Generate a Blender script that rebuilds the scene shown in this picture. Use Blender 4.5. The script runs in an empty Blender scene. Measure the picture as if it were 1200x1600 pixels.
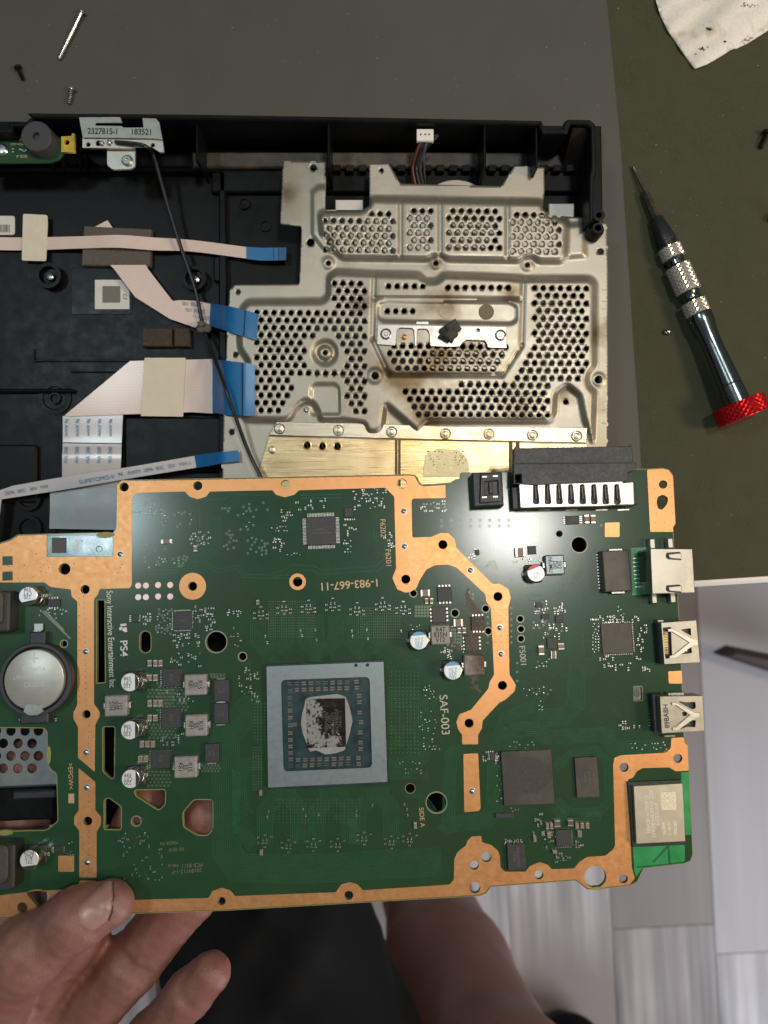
import bpy, bmesh, math, random
import numpy as np
from mathutils import Vector, Matrix
from mathutils.geometry import delaunay_2d_cdt

# ------------------------------------------------------------------ camera, world, lamps, exposure
scene = bpy.context.scene
CAMZ, FPX = 0.310, 1200.0           # camera height above the table top (m); focal length in photo pixels
cam_d = bpy.data.cameras.new('camera')
cam_d.sensor_fit = 'VERTICAL'; cam_d.sensor_height = 32.0; cam_d.lens = 24.0
cam_d.clip_start = 0.005; cam_d.clip_end = 50
cam_d.dof.use_dof = True; cam_d.dof.focus_distance = 0.268; cam_d.dof.aperture_fstop = 12.0
cam = bpy.data.objects.new('camera', cam_d); scene.collection.objects.link(cam)
cam.location = (0, 0, CAMZ)
scene.camera = cam

world = bpy.data.worlds.new('World'); scene.world = world; world.use_nodes = True
bg = world.node_tree.nodes['Background']
bg.inputs[0].default_value = (0.90, 0.97, 1.0, 1); bg.inputs[1].default_value = 0.115

def area_lamp(name, loc, target, size, power, col, sy=None):
    d = bpy.data.lights.new(name, 'AREA'); d.energy = power; d.color = col; d.size = size; d.shape = 'DISK'
    if sy: d.shape = 'RECTANGLE'; d.size_y = sy
    o = bpy.data.objects.new(name, d); scene.collection.objects.link(o)
    o.location = loc
    o.rotation_euler = (Vector(target) - Vector(loc)).to_track_quat('-Z', 'Y').to_euler()
    return o
area_lamp('ceiling_lamp_main', (0.25, 0.27, 1.25), (0.06, 0.04, 0.03), 0.15, 5.0, (1.0, 0.97, 0.91))
area_lamp('ceiling_lamp_side', (-0.56, 0.30, 1.25), (-0.05, 0.0, 0.03), 0.17, 3.0, (0.76, 0.93, 1.0))
area_lamp('warm_fill_light', (0.64, -0.02, 0.66), (0.15, -0.03, 0.03), 0.2, 3.6, (1.0, 0.76, 0.46))  # added unseen fill that warms the board's right side
area_lamp('room_window_light', (1.15, -0.95, 0.15), (0.25, -0.30, -0.75), 0.9, 13.5, (0.84, 0.88, 1.0))

scene.view_settings.view_transform = 'Standard'
scene.view_settings.look = 'None'
scene.view_settings.exposure = 0.0
scene.view_settings.gamma = 1.0
scene.view_settings.use_curve_mapping = False

# ------------------------------------------------------------------ helpers
rnd = random.Random(7)
MM = 0.001
col = scene.collection

class Frame:
    """A working plane: turns a photo pixel into a point of that plane at local height h."""
    def __init__(s, m):
        s.M = m; s.I = m.inverted(); s.o = s.I @ Vector((0, 0, CAMZ)); s.R = s.I.to_3x3()
    def ray(s, px, py): return s.R @ Vector(((px-600)/FPX, (800-py)/FPX, -1))
    def __call__(s, px, py, h=0.0):
        d = s.ray(px, py); t = (h - s.o.z)/d.z
        p = s.o + d*t
        return Vector((p.x, p.y, h))
    def sc(s, px, py, h=0.0):
        d = s.ray(px, py); return ((h - s.o.z)/d.z)/FPX
    def pts(s, pl, h=0.0): return [tuple(s(x, y, h)[:2]) for x, y in pl]

T = Frame(Matrix.Identity(4))
_bc = T(600, 1080, CAMZ - 0.258)
BM = Matrix.Translation(_bc) @ Matrix.Rotation(math.radians(-7), 4, 'X') @ Matrix.Rotation(math.radians(2.3), 4, 'Z')
B = Frame(BM)

def area2(p): return sum(p[i][0]*p[(i+1) % len(p)][1]-p[(i+1) % len(p)][0]*p[i][1] for i in range(len(p)))
def ccw(p): return list(p) if area2(p) > 0 else list(p)[::-1]
def inset(p, d):
    n = len(p); out = []
    for i in range(n):
        a, b, c = Vector(p[i-1]), Vector(p[i]), Vector(p[(i+1) % n])
        e1 = (b-a); e2 = (c-b)
        if e1.length < 1e-9 or e2.length < 1e-9: out.append(tuple(b)); continue
        e1.normalize(); e2.normalize()
        n1 = Vector((-e1.y, e1.x)); n2 = Vector((-e2.y, e2.x))
        m = n1+n2
        k = max(0.35, (1+n1.dot(n2)))
        out.append(tuple(b + m*(d/k)))
    return out
def circle(cx, cy, r, n=24, a0=0.0): return [(cx+r*math.cos(a0+2*math.pi*i/n), cy+r*math.sin(a0+2*math.pi*i/n)) for i in range(n)]
def rrect(cx, cy, w, h, r=0.0, rot=0.0, k=3):
    pts = []
    if r <= 0: pts = [(-w/2, -h/2), (w/2, -h/2), (w/2, h/2), (-w/2, h/2)]
    else:
        r = min(r, w/2*.999, h/2*.999)
        for sx, sy, a in ((1, -1, -90), (1, 1, 0), (-1, 1, 90), (-1, -1, 180)):
            for i in range(k+1):
                t = math.radians(a+90*i/k)
                pts.append((sx*(w/2-r)+r*math.cos(t), sy*(h/2-r)+r*math.sin(t)))
    c, s = math.cos(rot), math.sin(rot)
    return [(cx+x*c-y*s, cy+x*s+y*c) for x, y in pts]
def smooth_poly(p, r=0.0, k=3):
    """round the corners of a polygon (photo px) by radius r"""
    out = []; n = len(p)
    for i in range(n):
        a, b, c = Vector(p[i-1]), Vector(p[i]), Vector(p[(i+1) % n])
        d1 = min(r, (a-b).length*.45); d2 = min(r, (c-b).length*.45)
        q1 = b+(a-b).normalized()*d1; q2 = b+(c-b).normalized()*d2
        for j in range(k+1):
            t = j/k
            out.append(tuple(q1*(1-t)**2+b*2*t*(1-t)+q2*t*t))
    return out
def resample(path, n):
    P = [Vector(p) for p in path]
    L = [0]
    for a, b in zip(P, P[1:]): L.append(L[-1]+(b-a).length)
    out = []
    for i in range(n):
        d = L[-1]*i/(n-1); j = 0
        while j < len(L)-2 and L[j+1] < d: j += 1
        t = (d-L[j])/max(1e-12, L[j+1]-L[j]); out.append(P[j].lerp(P[j+1], min(1, max(0, t))))
    return out
def catmull(path, k=6):
    P = [Vector(p) for p in path]; P = [P[0]*2-P[1]]+P+[P[-1]*2-P[-2]]
    out = []
    for i in range(1, len(P)-2):
        a, b, c, d = P[i-1:i+3]
        for j in range(k):
            t = j/k
            out.append(0.5*((2*b)+(c-a)*t+(2*a-5*b+4*c-d)*t*t+(3*b-a-3*c+d)*t**3))
    out.append(P[-2]); return out

class MB:
    def __init__(s): s.v = []; s.f = []; s.m = []
    def add(s, vs, fs, mi=0):
        o = len(s.v); s.v += [tuple(v) for v in vs]
        s.f += [tuple(i+o for i in f) for f in fs]; s.m += [mi]*len(fs); return s
    def prism(s, poly, z0, z1, mi=0, ch=0.0, bottom=True, top_mi=None):
        p = ccw(poly); n = len(p)
        rings = [(p, z0), (p, z1)] if ch <= 0 else [(p, z0), (p, z1-ch), (inset(p, ch), z1)]
        vs = [(x, y, z) for q, z in rings for x, y in q]; fs = []
        for k in range(len(rings)-1):
            for i in range(n): fs.append((k*n+i, k*n+(i+1) % n, (k+1)*n+(i+1) % n, (k+1)*n+i))
        if bottom: fs.append(tuple(range(n))[::-1])
        s.add(vs, fs, mi)
        k = len(rings)-1; o = len(s.v)-len(vs)
        s.f.append(tuple(o+k*n+i for i in range(n))); s.m.append(mi if top_mi is None else top_mi)
        return s
    def box(s, cx, cy, z0, z1, w, h, rot=0.0, ch=0.0, mi=0, r=0.0): return s.prism(rrect(cx, cy, w, h, r, rot), z0, z1, mi, ch)
    def cyl(s, cx, cy, z0, z1, r, n=24, ch=0.0, mi=0): return s.prism(circle(cx, cy, r, n), z0, z1, mi, ch)
    def lathe(s, prof, c=(0, 0, 0), axis=None, n=24, mi=0, mis=None):
        """prof: (radius, distance along axis)"""
        c = Vector(c); ax = Vector(axis or (0, 0, 1)).normalized(); u = ax.orthogonal().normalized(); w = ax.cross(u)
        vs = []; fs = []; ms = []
        for r, d in prof:
            for i in range(n):
                a = 2*math.pi*i/n; vs.append(c+ax*d+(u*math.cos(a)+w*math.sin(a))*max(r, 1e-7))
        for k in range(len(prof)-1):
            for i in range(n): fs.append((k*n+i, k*n+(i+1) % n, (k+1)*n+(i+1) % n, (k+1)*n+i))
        s.add(vs, fs, mi)
        o = len(s.v)-len(vs)
        s.f += [tuple(o+i for i in range(n))[::-1], tuple(o+(len(prof)-1)*n+i for i in range(n))]; s.m += [mi, mi]
        return s
    def tube(s, path, r, n=8, mi=0, r2=None):
        P = [Vector(p) for p in path]; vs = []; fs = []
        up = Vector((0, 0, 1))
        for i, p in enumerate(P):
            t = (P[min(i+1, len(P)-1)]-P[max(i-1, 0)]).normalized()
            u = t.cross(up); u = u.normalized() if u.length > 1e-4 else t.orthogonal().normalized()
            w = u.cross(t); rr = r if r2 is None else r+(r2-r)*i/(len(P)-1)
            for k in range(n):
                a = 2*math.pi*k/n; vs.append(p+(u*math.cos(a)+w*math.sin(a))*rr)
        for i in range(len(P)-1):
            for k in range(n): fs.append((i*n+k, i*n+(k+1) % n, (i+1)*n+(k+1) % n, (i+1)*n+k))
        fs += [tuple(range(n))[::-1], tuple((len(P)-1)*n+k for k in range(n))]
        return s.add(vs, fs, mi)
    def build(s, name, mats, parent=None, smooth=False, sharp=0.6):
        me = bpy.data.meshes.new(name); me.from_pydata(s.v, [], s.f)
        return finish(name, me, mats, parent, smooth, s.m, sharp)

def finish(name, me, mats, parent=None, smooth=False, mi=None, sharp=0.6):
    if not isinstance(mats, (list, tuple)): mats = [mats]
    for m in mats: me.materials.append(m)
    if mi is not None and len(mats) > 1: me.polygons.foreach_set('material_index', mi)
    if smooth:
        me.polygons.foreach_set('use_smooth', [True]*len(me.polygons))
        if sharp: me.set_sharp_from_angle(angle=sharp)
    me.validate(); me.update()
    o = bpy.data.objects.new(name, me); col.objects.link(o)
    if parent is not None: attach(o, parent)
    return o
WORLD = {}
def attach(o, parent):
    o.parent = parent
    if parent.name in WORLD: o.matrix_parent_inverse = WORLD[parent.name].inverted()
    return o
def thing(name, label, cat, loc=None, group=None, matrix=None):
    """an Empty at the thing's base; with loc its parts are given in world metres, with matrix in the matrix's own frame"""
    o = bpy.data.objects.new(name, None); col.objects.link(o); o.empty_display_size = .01
    if matrix is not None: o.matrix_world = matrix
    else:
        o.location = loc; WORLD[o.name] = Matrix.Translation(loc)
    return tag(o, label, cat, group)
def tag(o, label=None, cat=None, group=None, kind=None):
    for k, v in (('label', label), ('category', cat), ('group', group), ('kind', kind)):
        if v: o[k] = v
    return o
def plate(name, outer, holes, z0, z1, mats, parent=None, bev=0.0, hole_mat=None):
    """flat sheet with real holes: a filled 2D curve made into a mesh"""
    cu = bpy.data.curves.new(name, 'CURVE'); cu.dimensions = '2D'; cu.fill_mode = 'BOTH'
    cu.extrude = (z1-z0)/2-bev; cu.bevel_depth = bev; cu.bevel_resolution = 0; cu.offset = -bev
    for p in [outer]+list(holes):
        sp = cu.splines.new('POLY'); sp.points.add(len(p)-1)
        for q, (x, y) in zip(sp.points, p): q.co = (x, y, 0, 1)
        sp.use_cyclic_u = True
    t = bpy.data.objects.new('tmp', cu); me = bpy.data.meshes.new_from_object(t)
    bpy.data.objects.remove(t); bpy.data.curves.remove(cu)
    me.name = name; me.transform(Matrix.Translation((0, 0, (z0+z1)/2)))
    me.materials.clear()
    return finish(name, me, mats, parent)
def text(s, fr, px, py, h, size, rot, mt, parent, name='lettering', align='CENTER', sx=1.0, bold=0.0):
    cu = bpy.data.curves.new(name, 'FONT'); cu.body = s; cu.align_x = align; cu.align_y = 'CENTER'
    k = fr.sc(px, py, h); cu.size = size*k*1.38; cu.offset = bold*k
    t = bpy.data.objects.new('tmp', cu); me = bpy.data.meshes.new_from_object(t)
    bpy.data.objects.remove(t); bpy.data.curves.remove(cu); me.name = name
    me.materials.clear()
    p = fr(px, py, h)
    me.transform(Matrix.Translation(p) @ Matrix.Rotation(math.radians(rot), 4, 'Z') @ Matrix.Scale(sx, 4, (1, 0, 0)))
    return finish(name, me, mt, parent)

# ------------------------------------------------------------------ materials
def M(name, c, rough=.5, metal=0.0, var=.15, scale=400, bump=0.0, bscale=None, coat=0.0, coat_r=.12, rvar=.08, c2=None, spot=(.5, .7), stretch=None, spec=.5, sss=0.0, wave=None, detail=4):
    m = bpy.data.materials.new(name); m.use_nodes = True; nt = m.node_tree; N = nt.nodes; Lk = nt.links
    b = N['Principled BSDF']
    b.inputs['Metallic'].default_value = metal; b.inputs['Specular IOR Level'].default_value = spec
    b.inputs['Coat Weight'].default_value = coat; b.inputs['Coat Roughness'].default_value = coat_r
    if sss: b.inputs['Subsurface Weight'].default_value = sss; b.inputs['Subsurface Radius'].default_value = (.004, .0015, .0008); b.inputs['Subsurface Scale'].default_value = 1.0
    tc = N.new('ShaderNodeTexCoord'); vec = tc.outputs['Object']
    if stretch:
        mp = N.new('ShaderNodeMapping'); mp.inputs['Scale'].default_value = stretch; Lk.new(vec, mp.inputs['Vector']); vec = mp.outputs[0]
    nz = N.new('ShaderNodeTexNoise'); nz.inputs['Scale'].default_value = scale; nz.inputs['Detail'].default_value = detail; nz.inputs['Roughness'].default_value = .62
    Lk.new(vec, nz.inputs['Vector'])
    mr = N.new('ShaderNodeMapRange'); mr.inputs[1].default_value = .3; mr.inputs[2].default_value = .7
    mr.inputs[3].default_value = 1-var; mr.inputs[4].default_value = 1+var; Lk.new(nz.outputs['Fac'], mr.inputs[0])
    mx = N.new('ShaderNodeVectorMath'); mx.operation = 'SCALE'; mx.inputs[0].default_value = c[:3]; Lk.new(mr.outputs[0], mx.inputs['Scale'])
    out = mx.outputs[0]
    if c2 is not None:
        n2 = N.new('ShaderNodeTexNoise'); n2.inputs['Scale'].default_value = scale*.13; n2.inputs['Detail'].default_value = 6; Lk.new(tc.outputs['Object'], n2.inputs['Vector'])
        r2 = N.new('ShaderNodeMapRange'); r2.inputs[1].default_value = spot[0]; r2.inputs[2].default_value = spot[1]; Lk.new(n2.outputs['Fac'], r2.inputs[0])
        mm = N.new('ShaderNodeMix'); mm.data_type = 'RGBA'; Lk.new(r2.outputs[0], mm.inputs[0]); Lk.new(out, mm.inputs[6]); mm.inputs[7].default_value = (*c2[:3], 1); out = mm.outputs[2]
    if wave:   # fine parallel printed lines: (direction vector, lines per metre, colour)
        dp = N.new('ShaderNodeVectorMath'); dp.operation = 'DOT_PRODUCT'; dp.inputs[1].default_value = wave[0]; Lk.new(tc.outputs['Object'], dp.inputs[0])
        ml = N.new('ShaderNodeMath'); ml.operation = 'MULTIPLY'; ml.inputs[1].default_value = wave[1]; Lk.new(dp.outputs['Value'], ml.inputs[0])
        fr = N.new('ShaderNodeMath'); fr.operation = 'FRACT'; Lk.new(ml.outputs[0], fr.inputs[0])
        gt = N.new('ShaderNodeMath'); gt.operation = 'GREATER_THAN'; gt.inputs[1].default_value = .62; Lk.new(fr.outputs[0], gt.inputs[0])
        mm = N.new('ShaderNodeMix'); mm.data_type = 'RGBA'; Lk.new(gt.outputs[0], mm.inputs[0]); Lk.new(out, mm.inputs[6]); mm.inputs[7].default_value = (*wave[2], 1); out = mm.outputs[2]
    Lk.new(out, b.inputs['Base Color'])
    rr = N.new('ShaderNodeMapRange'); rr.inputs[1].default_value = .3; rr.inputs[2].default_value = .7
    rr.inputs[3].default_value = max(.02, rough-rvar); rr.inputs[4].default_value = min(1, rough+rvar); Lk.new(nz.outputs['Fac'], rr.inputs[0]); Lk.new(rr.outputs[0], b.inputs['Roughness'])
    if bump:
        bn = N.new('ShaderNodeTexNoise'); bn.inputs['Scale'].default_value = bscale or scale*2; bn.inputs['Detail'].default_value = 3; Lk.new(vec, bn.inputs['Vector'])
        bp = N.new('ShaderNodeBump'); bp.inputs['Strength'].default_value = bump; bp.inputs['Distance'].default_value = .0003
        Lk.new(bn.outputs['Fac'], bp.inputs['Height']); Lk.new(bp.outputs[0], b.inputs['Normal'])
    return m

m_mask = M('solder_mask_green', (.015, .057, .025), .34, 0, .14, 90, .08, 700, .60, .17, .03, c2=(.022, .055, .021), spot=(.42, .66), spec=.12)
m_trace = M('trace_green', (.026, .094, .046), .30, 0, .15, 300, coat=.5, coat_r=.15, spec=.15)
m_mask_br = M('bright_green_laminate', (.012, .26, .075), .38, 0, .12, 200, coat=.2)
m_mask_dk = M('green_with_tracks', (.012, .10, .03), .35, 0, .12, 200, coat=.2)
m_edge = M('laminate_edge', (.24, .23, .07), .5, 0, .15, 300)
m_copper = M('bare_copper', (.64, .310, .130), .41, .70, .07, 500, .08, 2500, 0, rvar=.05, c2=(.58, .26, .09), spot=(.42, .75))
m_pad = M('tinned_pad', (.72, .52, .44), .42, .6, .1, 300)
m_solder = M('solder', (.42, .42, .40), .36, 1.0, .15, 700, .3, 1500)
m_tin = M('tinned_terminal', (.48, .46, .42), .36, .9, .15, 900)
m_chip = M('chip_epoxy', (.028, .027, .030), .48, 0, .25, 900, .25, 4000)
m_chip_br = M('worn_chip_epoxy', (.060, .050, .042), .55, 0, .3, 500, .25, 3000, c2=(.032, .028, .026), spot=(.45, .6))
m_mark = M('chip_marking', (.10, .10, .10), .6, 0, .1)
m_mlcc = M('ceramic_body', (.24, .165, .115), .5, 0, .2, 900)
m_mlcc_d = M('dark_ceramic_body', (.10, .075, .06), .5, 0, .2, 900)
m_ind = M('inductor_grey', (.27, .255, .235), .5, .15, .2, 700, .3, 2500)
m_ind_dirty = M('inductor_dirty', (.25, .225, .20), .55, .1, .2, 700, .4, 2500, c2=(.085, .05, .03), spot=(.40, .56))
m_ink = M('black_ink', (.02, .02, .022), .6, 0, .1)
m_alu = M('can_aluminium', (.70, .71, .71), .36, .25, .04, 500, rvar=.03)
m_alu_side = M('can_side', (.50, .47, .42), .25, 1.0, .1, 500)
m_blue = M('blue_print', (.10, .36, .60), .4, 0, .08)
m_red = M('red_print', (.62, .035, .04), .4, 0, .08)
m_blk = M('black_plastic_case', (.0042, .0045, .0050), .38, 0, .25, 220, .10, 2600, .0, rvar=.07, spec=.16)
m_blk_ldg = M('brownish_black_plastic', (.060, .044, .030), .42, 0, .5, 180, .25, 2200, c2=(.014, .012, .011), spot=(.48, .66), spec=.5)  # mottled brown, lighter than the rest of the case plastic
m_blk_con = M('black_connector', (.020, .021, .025), .45, 0, .2, 900, .2, 3000, c2=(.045, .046, .052), spot=(.5, .75))
m_silver = M('connector_shell', (.37, .352, .308), .34, .9, .04, 300, .03, 1500, rvar=.03)
m_white_shell = M('bright_shell', (.56, .53, .475), .36, .7, .04, 500, rvar=.03)
m_gold = M('gold_pin', (.75, .52, .22), .3, 1.0, .1)
m_silk = M('silkscreen', (.50, .48, .40), .6, 0, .1)
m_silk_c = M('copper_lettering', (.52, .36, .21), .5, .3, .1)
m_silk_w = M('white_silkscreen', (.62, .62, .58), .6, 0, .1)
m_steel = M('shield_steel', (.355, .328, .268), .41, .68, .05, 160, .05, 900, 0, c2=(.27, .235, .175), spot=(.47, .74), rvar=.04)
m_bracket = M('spring_steel', (.36, .35, .32), .36, .9, .10, 300)
m_hs = M('brushed_aluminium', (.60, .46, .26), .30, .92, .16, 300, .2, 900, rvar=.05, c2=(.33, .22, .10), spot=(.48, .68), stretch=(.10, 5, 1))
m_hs_br = M('brushed_bright_aluminium', (.50, .44, .34), .32, .9, .12, 300, .2, 900, 0, rvar=.05, stretch=(.10, 5, 1))
m_paste = M('thermal_paste', (.27, .275, .28), .62, 0, .15, 500, .4, 1800, c2=(.19, .19, .19), spot=(.5, .7))
m_paste_w = M('dried_paste', (.66, .54, .30), .42, .55, .15, 500, .4, 1800)
m_die = M('bare_die', (.016, .012, .009), .20, .1, .3, 500, c2=(.045, .028, .014), spot=(.5, .7))
m_ihs = M('nickel_frame', (.215, .25, .26), .42, .75, .05, 500, .05, 2500, rvar=.04)
m_subst = M('apu_substrate', (.006, .030, .036), .34, 0, .2, 300, coat=.2)
m_ffc = M('ribbon_cable', (.66, .52, .46), .42, 0, .05, 300, coat=.15)
m_ffc_tape = M('cream_tape', (.64, .57, .45), .55, 0, .06, 250, .1)
m_ffc_grey = M('grey_blue_tape', (.34, .38, .40), .42, 0, .06, 200)
m_tab = M('blue_tab', (.004, .125, .34), .42, 0, .10, 250, coat=.1)
m_foam = M('grey_foam', (.10, .088, .078), .9, 0, .2, 900, .6, 3000)
m_foam_b = M('brown_foam', (.055, .042, .030), .95, 0, .4, 900, .8, 2600)
m_gmat = M('grey_rubber_mat', (.072, .069, .060), .55, 0, .05, 60, .15, 2600, 0, rvar=.03, c2=(.082, .079, .069), spot=(.48, .75), spec=.35)
m_green = M('olive_desk_mat', (.053, .054, .031), .8, 0, .16, 900, .3, 2600, c2=(.058, .059, .034), spot=(.4, .7), spec=.2)
m_table = M('white_table', (.72, .69, .66), .45, 0, .04, 60)
m_speck = M('dust', (.34, .32, .29), .8, 0, .2)
m_cloth = M('cotton_rag', (.72, .685, .62), .9, 0, .07, 900, .5, 3600, c2=(.50, .43, .33), spot=(.57, .70), detail=2)
m_steel_scr = M('zinc_screw', (.62, .64, .64), .26, 1.0, .04, 600, rvar=.03)
m_blk_scr = M('black_screw', (.030, .026, .024), .32, .6, .2, 600)
m_grip = M('gunmetal', (.19, .225, .225), .20, 1.0, .03, 300, rvar=.02)
m_grip_d = M('dark_chuck', (.030, .030, .033), .36, .4, .15, 400)
m_bit = M('tool_steel', (.22, .17, .14), .30, .9, .15, 500)
m_redal = M('red_anodised', (.62, .012, .018), .30, .75, .08, 400)
m_skin = M('skin', (.225, .106, .084), .46, 0, .14, 300, .60, 1900, c2=(.21, .080, .062), spot=(.46, .70), sss=.10)
m_nail = M('finger_nail', (.31, .178, .158), .36, 0, .06, 300, .1, 900)
m_shorts = M('black_fabric', (.0045, .005, .007), .85, 0, .4, 60, .6, 1100, spec=.25)
m_wood = [M('grey_plank_%d' % i, c, .45, 0, .75, 8, .1, 120, rvar=.08, c2=c2, spot=(.40, .56), stretch=(5.0, .16, 1), detail=8) for i, (c, c2) in enumerate([
    ((.46, .44, .445), (.27, .235, .225)), ((.52, .50, .51), (.35, .32, .315)), ((.34, .305, .295), (.22, .185, .17)), ((.48, .45, .445), (.28, .24, .22)), ((.55, .535, .55), (.39, .365, .365))])]
m_floor_base = M('floor_joint', (.33, .32, .325), .7)
m_wire_r = M('brown_wire', (.10, .030, .022), .4, 0, .1); m_wire_b = M('black_wire', (.012, .012, .013), .35, 0, .1); m_wire_g = M('grey_wire', (.05, .05, .055), .4, 0, .1)
m_label = M('label_paper', (.62, .60, .56), .6, 0, .05, 300)
m_film = M('clear_film', (.007, .009, .012), .3, 0, .1, 200, spec=.12)
m_rust = M('flux_residue', (.085, .045, .020), .5, 0, .4, 700, .3, 2500)
m_white_pl = M('white_plastic', (.74, .71, .66), .4, 0, .05, 400)
m_ring = M('dull_ring', (.26, .26, .22), .45, .5, .1)
m_hole = M('cavity_black', (.004, .004, .004), .8, 0, .1)

def stain_or_glow(m, spots, colr, lo=.38, hi=.62, scale=90):
    """stains or painted glow: colr mixed in around given points (x, y, z, radius) where a noise is high"""
    nt = m.node_tree; N = nt.nodes; Lk = nt.links; b = N['Principled BSDF']; src = b.inputs['Base Color'].links[0].from_socket
    tc = N.new('ShaderNodeTexCoord'); nz = N.new('ShaderNodeTexNoise'); nz.inputs['Scale'].default_value = scale; nz.inputs['Detail'].default_value = 7
    Lk.new(tc.outputs['Object'], nz.inputs['Vector']); acc = None
    for x, y, z, r in spots:
        ds = N.new('ShaderNodeVectorMath'); ds.operation = 'DISTANCE'; ds.inputs[1].default_value = (x, y, z); Lk.new(tc.outputs['Object'], ds.inputs[0])
        mr = N.new('ShaderNodeMapRange'); mr.interpolation_type = 'SMOOTHSTEP'; mr.inputs[1].default_value = 0; mr.inputs[2].default_value = r; mr.inputs[3].default_value = 1; mr.inputs[4].default_value = 0
        Lk.new(ds.outputs['Value'], mr.inputs[0])
        if acc is None: acc = mr.outputs[0]
        else:
            mx = N.new('ShaderNodeMath'); mx.operation = 'MAXIMUM'; Lk.new(acc, mx.inputs[0]); Lk.new(mr.outputs[0], mx.inputs[1]); acc = mx.outputs[0]
    ad = N.new('ShaderNodeMath'); ad.operation = 'MULTIPLY_ADD'; ad.inputs[1].default_value = .42; Lk.new(acc, ad.inputs[0]); Lk.new(nz.outputs['Fac'], ad.inputs[2])
    r2 = N.new('ShaderNodeMapRange'); r2.inputs[1].default_value = lo+.25; r2.inputs[2].default_value = hi+.32; Lk.new(ad.outputs[0], r2.inputs[0])
    mm = N.new('ShaderNodeMix'); mm.data_type = 'RGBA'; Lk.new(r2.outputs[0], mm.inputs[0]); Lk.new(src, mm.inputs[6]); mm.inputs[7].default_value = (*colr, 1); Lk.new(mm.outputs[2], b.inputs['Base Color'])

# ------------------------------------------------------------------ floor, table, mats
FLZ = -0.75
floor_root = tag(MB().box(.3, -.3, FLZ-.03, FLZ-.0032, 4.2, 4.2).build('floor', m_floor_base), kind='structure')
rot_f = math.radians(3.0)
pw = 0.141
for i in range(-10, 16):
    x = T(962, 1470, FLZ).x+.035+(i-1)*pw; y = -2.2-rnd.random()*1.1
    if i == 1: y = T(970, 1470, FLZ).y-1.22*2
    while y < 1.7:
        L = 1.22; cy = y+L/2
        q = MB().box(0, 0, -.0032, 0, pw-.0007, L-.0007, 0, .0004)
        o = q.build('plank', m_wood[rnd.randrange(5)], floor_root)
        c, s = math.cos(rot_f), math.sin(rot_f)
        o.location = (x*c-cy*s, x*s+cy*c, FLZ); o.rotation_euler = (0, 0, rot_f)
        y += L
tb = thing('table', 'white table edge showing as a strip below the green mat', 'table', T(800, 600, -.03))
e0, e1 = T(1090, 919, 0), T(1200, 912, 0)
sl = (e1.y-e0.y)/(e1.x-e0.x)
def edge_y(x, off=0): return e0.y+sl*(x-e0.x)+off
xl, xr = -.62, .62
MB().prism([(xl, edge_y(xl)), (xr, edge_y(xr)), (xr, .55), (xl, .55)], -.026, -.0035, 0, .0015).build('table_top', m_table, tb)
for x in (xl+.06, xr-.06):
    for y in (.48, edge_y(x)+.06):
        MB().box(x, y, FLZ, -.026, .045, .045, 0, .003).build('leg', m_table, tb)
gm = MB().prism([(xl+.02, edge_y(xl+.02, .0028)), (xr-.01, edge_y(xr-.01, .0028)), (xr-.01, .54), (xl+.02, .54)], -.0035, -.0016, 0, .0006).build('desk_mat', m_green)
tag(gm, 'dark olive green desk mat under the screwdriver and rag', 'mat')
pts = [T(950-52, -700, 0), T(949, 0, 0), T(972, 240, 0), T(1001, 690, 0), T(1006, 800, 0), T(1006, 850, 0), T(-300, 850, 0), T(-300, -700, 0)]
gr = MB().prism([p[:2] for p in pts], -.0016, 0, 0, .0005).build('work_mat', m_gmat)
tag(gr, 'smooth grey rubber work mat under the black console case', 'mat')
sp = MB()
for i in range(190):
    if rnd.random() < .62:
        px, py = rnd.uniform(960, 1200), rnd.uniform(10, 880); z = -.0016
        if px < 950+py*.075+12: continue
    else: px, py = rnd.uniform(0, 940), rnd.uniform(0, 172); z = 0
    p = T(px, py, z); r = rnd.choice((.00008, .00010, .00013, .0002))
    sp.add([p+Vector((r*rnd.uniform(.6, 1.6)*math.cos(a+i), r*math.sin(a+i), .00006)) for a in (0, 1.6, 3.1, 4.7)]+[p], [(0, 1, 2, 3), (1, 0, 4), (2, 1, 4), (3, 2, 4), (0, 3, 4)])
tag(sp.build('dust_specks', m_speck), 'pale dust specks scattered over both mats', 'dust', kind='stuff')

# ------------------------------------------------------------------ console case (black plastic)
case = thing('console_case', 'open black plastic console case lying on the grey mat', 'console case', T(500, 500, 0))
ZF, ZR, ZS = .006, .030, .0195     # case floor, rim and shield heights
fl = T.pts([(-90, 188), (940, 196), (948, 700), (944, 1290), (-90, 1290)], ZF)
MB().prism(fl, .0005, ZF, 0, .0006).build('case_floor', m_blk, case)
def tbox(name, x0, y0, x1, y1, z0, z1, mt, par, ch=.0004, zp=None, r=0):
    """box whose outline at height zp (default its top) covers the pixel rectangle"""
    zz = z1 if zp is None else zp
    a, b = T(x0, y0, zz), T(x1, y1, zz)
    return MB().box((a.x+b.x)/2, (a.y+b.y)/2, z0, z1, abs(b.x-a.x), abs(a.y-b.y), 0, ch, 0, r).build(name, mt, par)
wall_top = T.pts([(42, 176), (300, 178), (600, 183), (846, 188), (846, 195), (600, 191), (300, 186), (50, 184)], ZR)
MB().prism(wall_top, .0005, ZR, 0, .0005).build('back_wall', m_blk, case)
wl = T.pts([(-90, 205), (10, 203), (16, 198), (12, 192), (12, 191), (40, 191), (46, 184), (52, 184), (52, 190), (46, 198), (20, 198), (20, 208), (-90, 211)], ZR)
MB().prism(wl, .0005, ZR, 0, .0004).build('back_wall', m_blk, case)
tbox('corner_block', 845, 201, 884, 209, .0005, ZR-.002, m_blk, case)
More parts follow.
